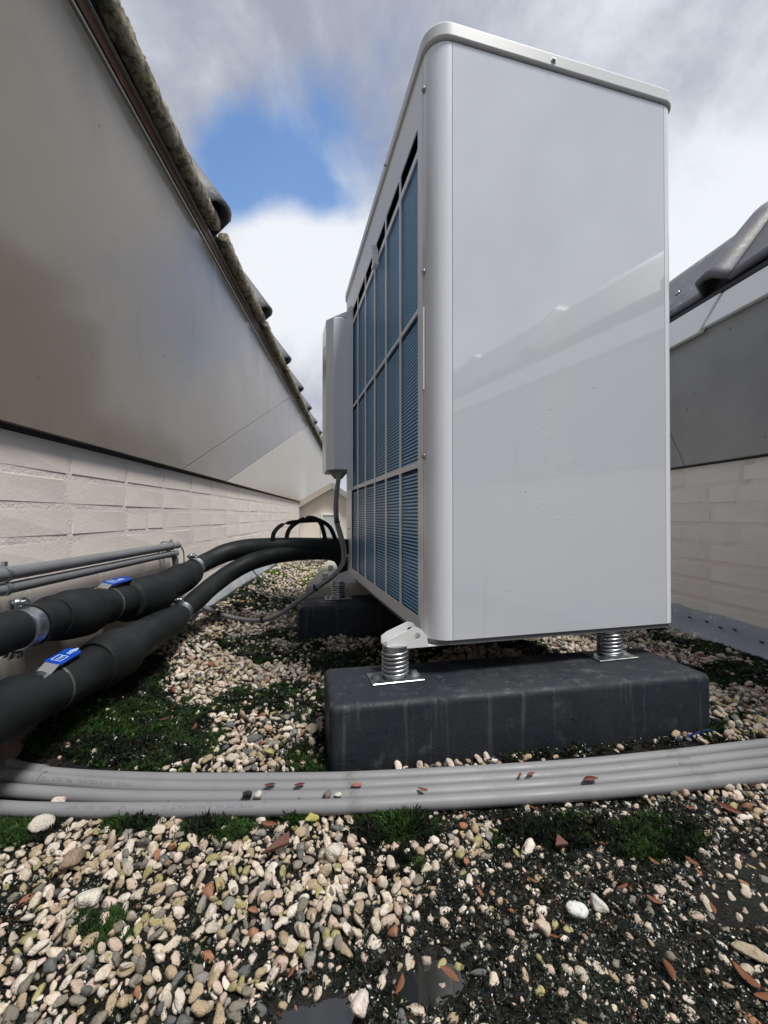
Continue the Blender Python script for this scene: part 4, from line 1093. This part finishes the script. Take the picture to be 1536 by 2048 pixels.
print_on(conduit_paths[2], third, 'PIPELIFE - WWW.PIPELIFE.NL - POLIVOLT -', 272, 112, .0058, M['dark_print'], math.radians(62))
print_on(conduit_paths[2], third, 'CE', 105, 94, .0075, M['dark_print'], math.radians(62))
print_on(conduit_paths[0], first, 'PIPELIFE NL - POLIVOLT', 510, 350, .0050, M['dark_print'], math.radians(66))
print_on(conduit_paths[0], first, 'CE', 341, 330, .0075, M['dark_print'], math.radians(66))
print_on(conduit_paths[0], first, 'NL - 125N - 3321 - 0507', 260, 142, .0050, M['dark_print'], math.radians(66))

# ------------------------------------------------------------------ single pebbles, leaves, shards
def single_pebble(p, r, col, label, rot=None, seed=0, sq=(1, 1, 1)):
    me = pebble_mesh(500+seed*3, 3); finish(me, M['pebble_one'], True)
    o = link('pebble', me, None, p); o.scale = (r*sq[0], r*sq[1], r*sq[2]); o.rotation_euler = rot or (0, 0, random.uniform(0, 6))
    o['col'] = (*col, 1.0)
    return tag(o, label, 'pebble')
single_pebble(gnd(722, 2015)+Vector((0, 0, .007)), .0108, (.66, .58, .54), 'smooth egg-shaped white pebble at the edge of the bottom puddle', (0, 0, 1.3), 0)
single_pebble(gnd(178, 1815)+Vector((0, 0, .012)), .0115, (.64, .60, .52), 'round pale pebble standing out in the left gravel', (0, .2, .4), 1)
single_pebble(gnd(88, 1665)+Vector((0, 0, .014)), .0125, (.55, .50, .45), 'large angular whitish stone beside moss at the left', (.3, .3, .6), 2)
single_pebble(gnd(120, 1622)+Vector((0, 0, .014)), .0105, (.60, .50, .45), 'round pinkish stone leaning on the front conduit at the left', (.6, 0, .6), 3)
single_pebble(gnd(150, 1735)+Vector((0, 0, .012)), .0130, (.26, .19, .14), 'flat brown stone in the left gravel', (.2, .2, 1.3), 5)
single_pebble(gnd(668, 1722)+Vector((0, 0, .012)), .0112, (.58, .54, .48), 'chunky white stone below the terracotta shard', (.2, .2, 1.3), 6)
single_pebble(gnd(624, 1650)+Vector((0, 0, .012)), .0088, (.42, .40, .12), 'yellow green stone just in front of the conduits', (.1, .2, .5), 7)
single_pebble(gnd(1150, 1822)+Vector((0, 0, .005)), .0095, (.66, .68, .66), 'bright white flat stone on the wet felt', (.1, .1, -.2), 8)
single_pebble(gnd(1195, 1812)+Vector((0, 0, .005)), .0090, (.60, .58, .54), 'long pale stone next to the bright white one', (.1, .1, -.9), 9)
single_pebble(gnd(1083, 1858)+Vector((0, 0, .005)), .0090, (.55, .44, .36), 'pinkish flat stone below the bright white one', (.1, .1, -.3), 10)
single_pebble(gnd(1490, 1905)+Vector((0, 0, .005)), .0105, (.36, .31, .22), 'tan flat stone near the right bottom edge', (.1, .1, -.5), 11, (1.3, .8, .6))
cz = conduit_paths[1]
def on_path(k, px): return min(conduit_paths[k], key=lambda p: abs((CX+F*p.x/p.y)-px)).copy()
pt = (on_path(0, 520)+on_path(1, 520))/2
single_pebble(pt+Vector((0, 0, .011)), .0062, (.55, .53, .50), 'white pebble resting on the conduits beside a black clump', None, 12)
pt = (on_path(0, 658)+on_path(1, 658))/2
single_pebble(pt+Vector((0, 0, .011)), .0060, (.17, .15, .13), 'dark banded pebble resting on the conduits', None, 13)
single_pebble(pt+Vector((.014, 0, .010)), .0050, (.58, .56, .52), 'small white pebble beside the dark one on the conduits', None, 14)
pt = (on_path(1, 707)+on_path(2, 707))/2
single_pebble(pt+Vector((0, 0, .010)), .0060, (.30, .13, .10), 'flat reddish pebble lying between two conduits', (0, 0, .1), 15, (1.3, .7, .5))
pt = (on_path(0, 497)+on_path(1, 497))/2
single_pebble(pt+Vector((0, 0, .013)), .0082, (.010, .010, .009), 'black clump of dirt resting on the conduits', (.5, .3, 1), 16)
# leaves
def leaf_mesh(seed, L=1.0, W=.34):
    rr = random.Random(seed); V, Fc = [], []; n = 9; cu = rr.uniform(.15, .5); tw = rr.uniform(-.6, .6)
    for layer in (0, 1):
        for i in range(n+1):
            t = i/n; w = W*math.sin(PI*min(1, t*.96+.03))**.8*.5
            for s in (-1, 0, 1):
                z = cu*.35*(s*s)*w*2+cu*(t-.5)**2*.8+tw*.12*s*t-(.02 if layer else 0)
                V.append(((t-.5)*L, s*w+.06*math.sin(t*4+seed), z))
    A = 3*(n+1)
    for i in range(n):
        for k in range(2):
            a = i*3+k; Fc.append((a, a+3, a+4, a+1)); Fc.append((A+a, A+a+1, A+a+4, A+a+3))
        Fc.append((i*3, A+i*3, A+i*3+3, i*3+3)); Fc.append((i*3+2, i*3+5, A+i*3+5, A+i*3+2))
    Fc.append((0, 1, A+1, A)); Fc.append((1, 2, A+2, A+1)); a = 3*n; Fc.append((a, A+a, A+a+1, a+1)); Fc.append((a+1, A+a+1, A+a+2, a+2))
    me = bpy.data.meshes.new('fallen_leaf'); me.from_pydata(V, [], Fc); me.update(); return me
leafs = [finish(leaf_mesh(k), M['leaf'], True) for k in range(5)]; leafs_d = [finish(leaf_mesh(10+k, 1, .42), M['leaf_dark'], True) for k in range(3)]
def leaf(p, size, label, rz, group=None, dark=False, tilt=(0, 0)):
    o = link('fallen_leaf', random.choice(leafs_d if dark else leafs), None, p); o.scale = (size,)*3; o.rotation_euler = (tilt[0], tilt[1], rz)
    return tag(o, label, 'leaf', group)
def on2(px, a, b, up=.0115): return (on_path(a, px)+on_path(b, px))/2+Vector((0, 0, up))
leaf(on2(850, 0, 1), .014, 'small orange brown leaf on the front conduit, right of the middle', -.3)
leaf(on2(1042, 1, 2), .011, 'left half of a winged brown seed on the conduits', 1.0)
leaf(on2(1062, 1, 2), .013, 'right half of a winged brown seed on the conduits', .4)
leaf(on2(1178, 0, 1), .022, 'long thin dark red leaf in the groove of the conduits', .15, dark=True)
leaf(on2(545, 1, 2), .015, 'dark red leaf behind the white pebble on the conduits', .1, dark=True)
leaf(on2(600, 1, 2), .014, 'small dark leaf lying flat between conduits', .1, dark=True)
def lf(px, py, size, rz, label, dark=False, h=.006):
    leaf(gnd(px, py)+Vector((0, 0, h)), size, label, rz, 'small brown leaves in front of the conduits', dark, (random.uniform(-.3, .3), random.uniform(-.3, .3)))
LV = (((1068, 1622, .019, -.6), 'brown leaf just in front of the conduits, below the winged seed'), ((1168, 1670, .018, -.4), 'brown leaf on the dark moss left of the clay chip'),
 ((1205, 1692, .015, .2), 'small brown leaf on the felt, just right of the clay chip'), ((1303, 1728, .015, -.9), 'tiny steep brown leaf, left of a pair on the right side'),
 ((1380, 1728, .018, -1.1), 'brown leaf on the felt, right of a pair on the right side'), ((1063, 1766, .013, -.4), 'tiny brown leaf above the cluster of bright white stones'),
 ((1243, 1777, .014, .1), 'small flat brown leaf upper right of the bright white stones'), ((1305, 1805, .018, -.7), 'slanting brown leaf to the right of the bright white stones'),
 ((958, 1788, .014, -.9), 'small steep brown leaf on the felt left of the white stones'), ((1108, 1878, .012, -.3), 'orange leaf fragment just below the pinkish flat stone'),
 ((1420, 1822, .016, 1.2), 'upright brown leaf on dark felt above the tan flat stone'), ((1520, 1998, .018, .0), 'flat brown leaf in the bottom right corner'),
 ((1012, 1644, .014, .1), 'small brown leaf between pebbles under the conduits, near the middle'), ((1178, 1650, .014, 1.0), 'brown leaf close under the conduits, above the clay chip'),
 ((565, 1925, .016, 1.3), 'upright orange brown leaf at the gravel edge above the bottom puddle'), ((586, 1945, .016, 1.1), 'orange brown leaf nearest above the bottom puddle'),
 ((450, 1945, .014, .5), 'small brown leaf among the lower left pebbles'), ((800, 1975, .018, 1.2), 'upright brown leaf between the two puddles'),
 ((1375, 1621, .017, .3), 'brown leaf tucked against the front conduit on the right'), ((770, 1820, .011, .4), 'tiny brown leaf between sparse pebbles, centre of the foreground'))
for (px, py, s, rz), lab in LV: lf(px, py, s*.8, rz, lab)
lf(898, 1955, .017, -.4, 'bright orange brown leaf right of the bottom puddle')
lf(1333, 1945, .018, 1.4, 'upright-lying red orange leaf near the bottom right')
lf(1484, 1958, .021, -1.2, 'long orange brown leaf at the bottom right edge')
lf(1455, 1625, .030, -.3, 'large dull brown leaf on the right, just below the conduits', dark=True)
lf(1500, 1573, .024, .1, 'brown leaf touching the front conduit at the right edge', dark=True)
lf(330, 1470, .018, .4, 'small brown leaf on the moss behind the conduits', dark=True, h=.03)
for (px, py) in ((350, 1402), (390, 1480), (262, 1352), (540, 1660)):
    lf(px, py, .02, random.uniform(0, 3), {350: 'orange brown leaf curled on moss below the lower black pipe', 390: 'reddish leaf in the moss left of the near block', 262: 'brown leaf at the foot of the upstand', 540: 'red brown leaf by the mossy clump at the front conduit'}[px], h=.025 if py < 1600 else .01)
# terracotta shards
def shard(p, pts, th, rot, label):
    bm = bmesh.new(); prism(bm, [(x, y, 0) for x, y in pts], (0, 0, th)); o = obj('clay_shard', bm, M['terracotta'], None, False, p); o.rotation_euler = rot; bevel(o, .001, 2); return tag(o, label, 'shard')
shard(gnd(555, 1712)+Vector((0, 0, .014)), [(-.018, -.006), (.014, -.003), (.015, .010), (.004, .006)], .005, (.3, -.1, .25), 'pointed terracotta shard lying on the pebbles')
shard(gnd(875+240, 1690)+Vector((0, 0, .006)), [(-.009, -.006), (.008, -.007), (.002, .007)], .005, (.2, 0, .2), 'small orange clay chip on the wet felt')
# blue strap by the block
b_ = tube_obj('blue_strap', [gnd(1345, 1483)+Vector((0, 0, .004)), gnd(1375, 1478)+Vector((0, 0, .006)), gnd(1410, 1470)+Vector((0, 0, .008)), gnd(1432, 1466)+Vector((0, 0, .004))], .0035, M['blue_tie'], None, n=8, sx=.4)
tag(b_, 'dark blue strap end beside the right end of the near block', 'strap')
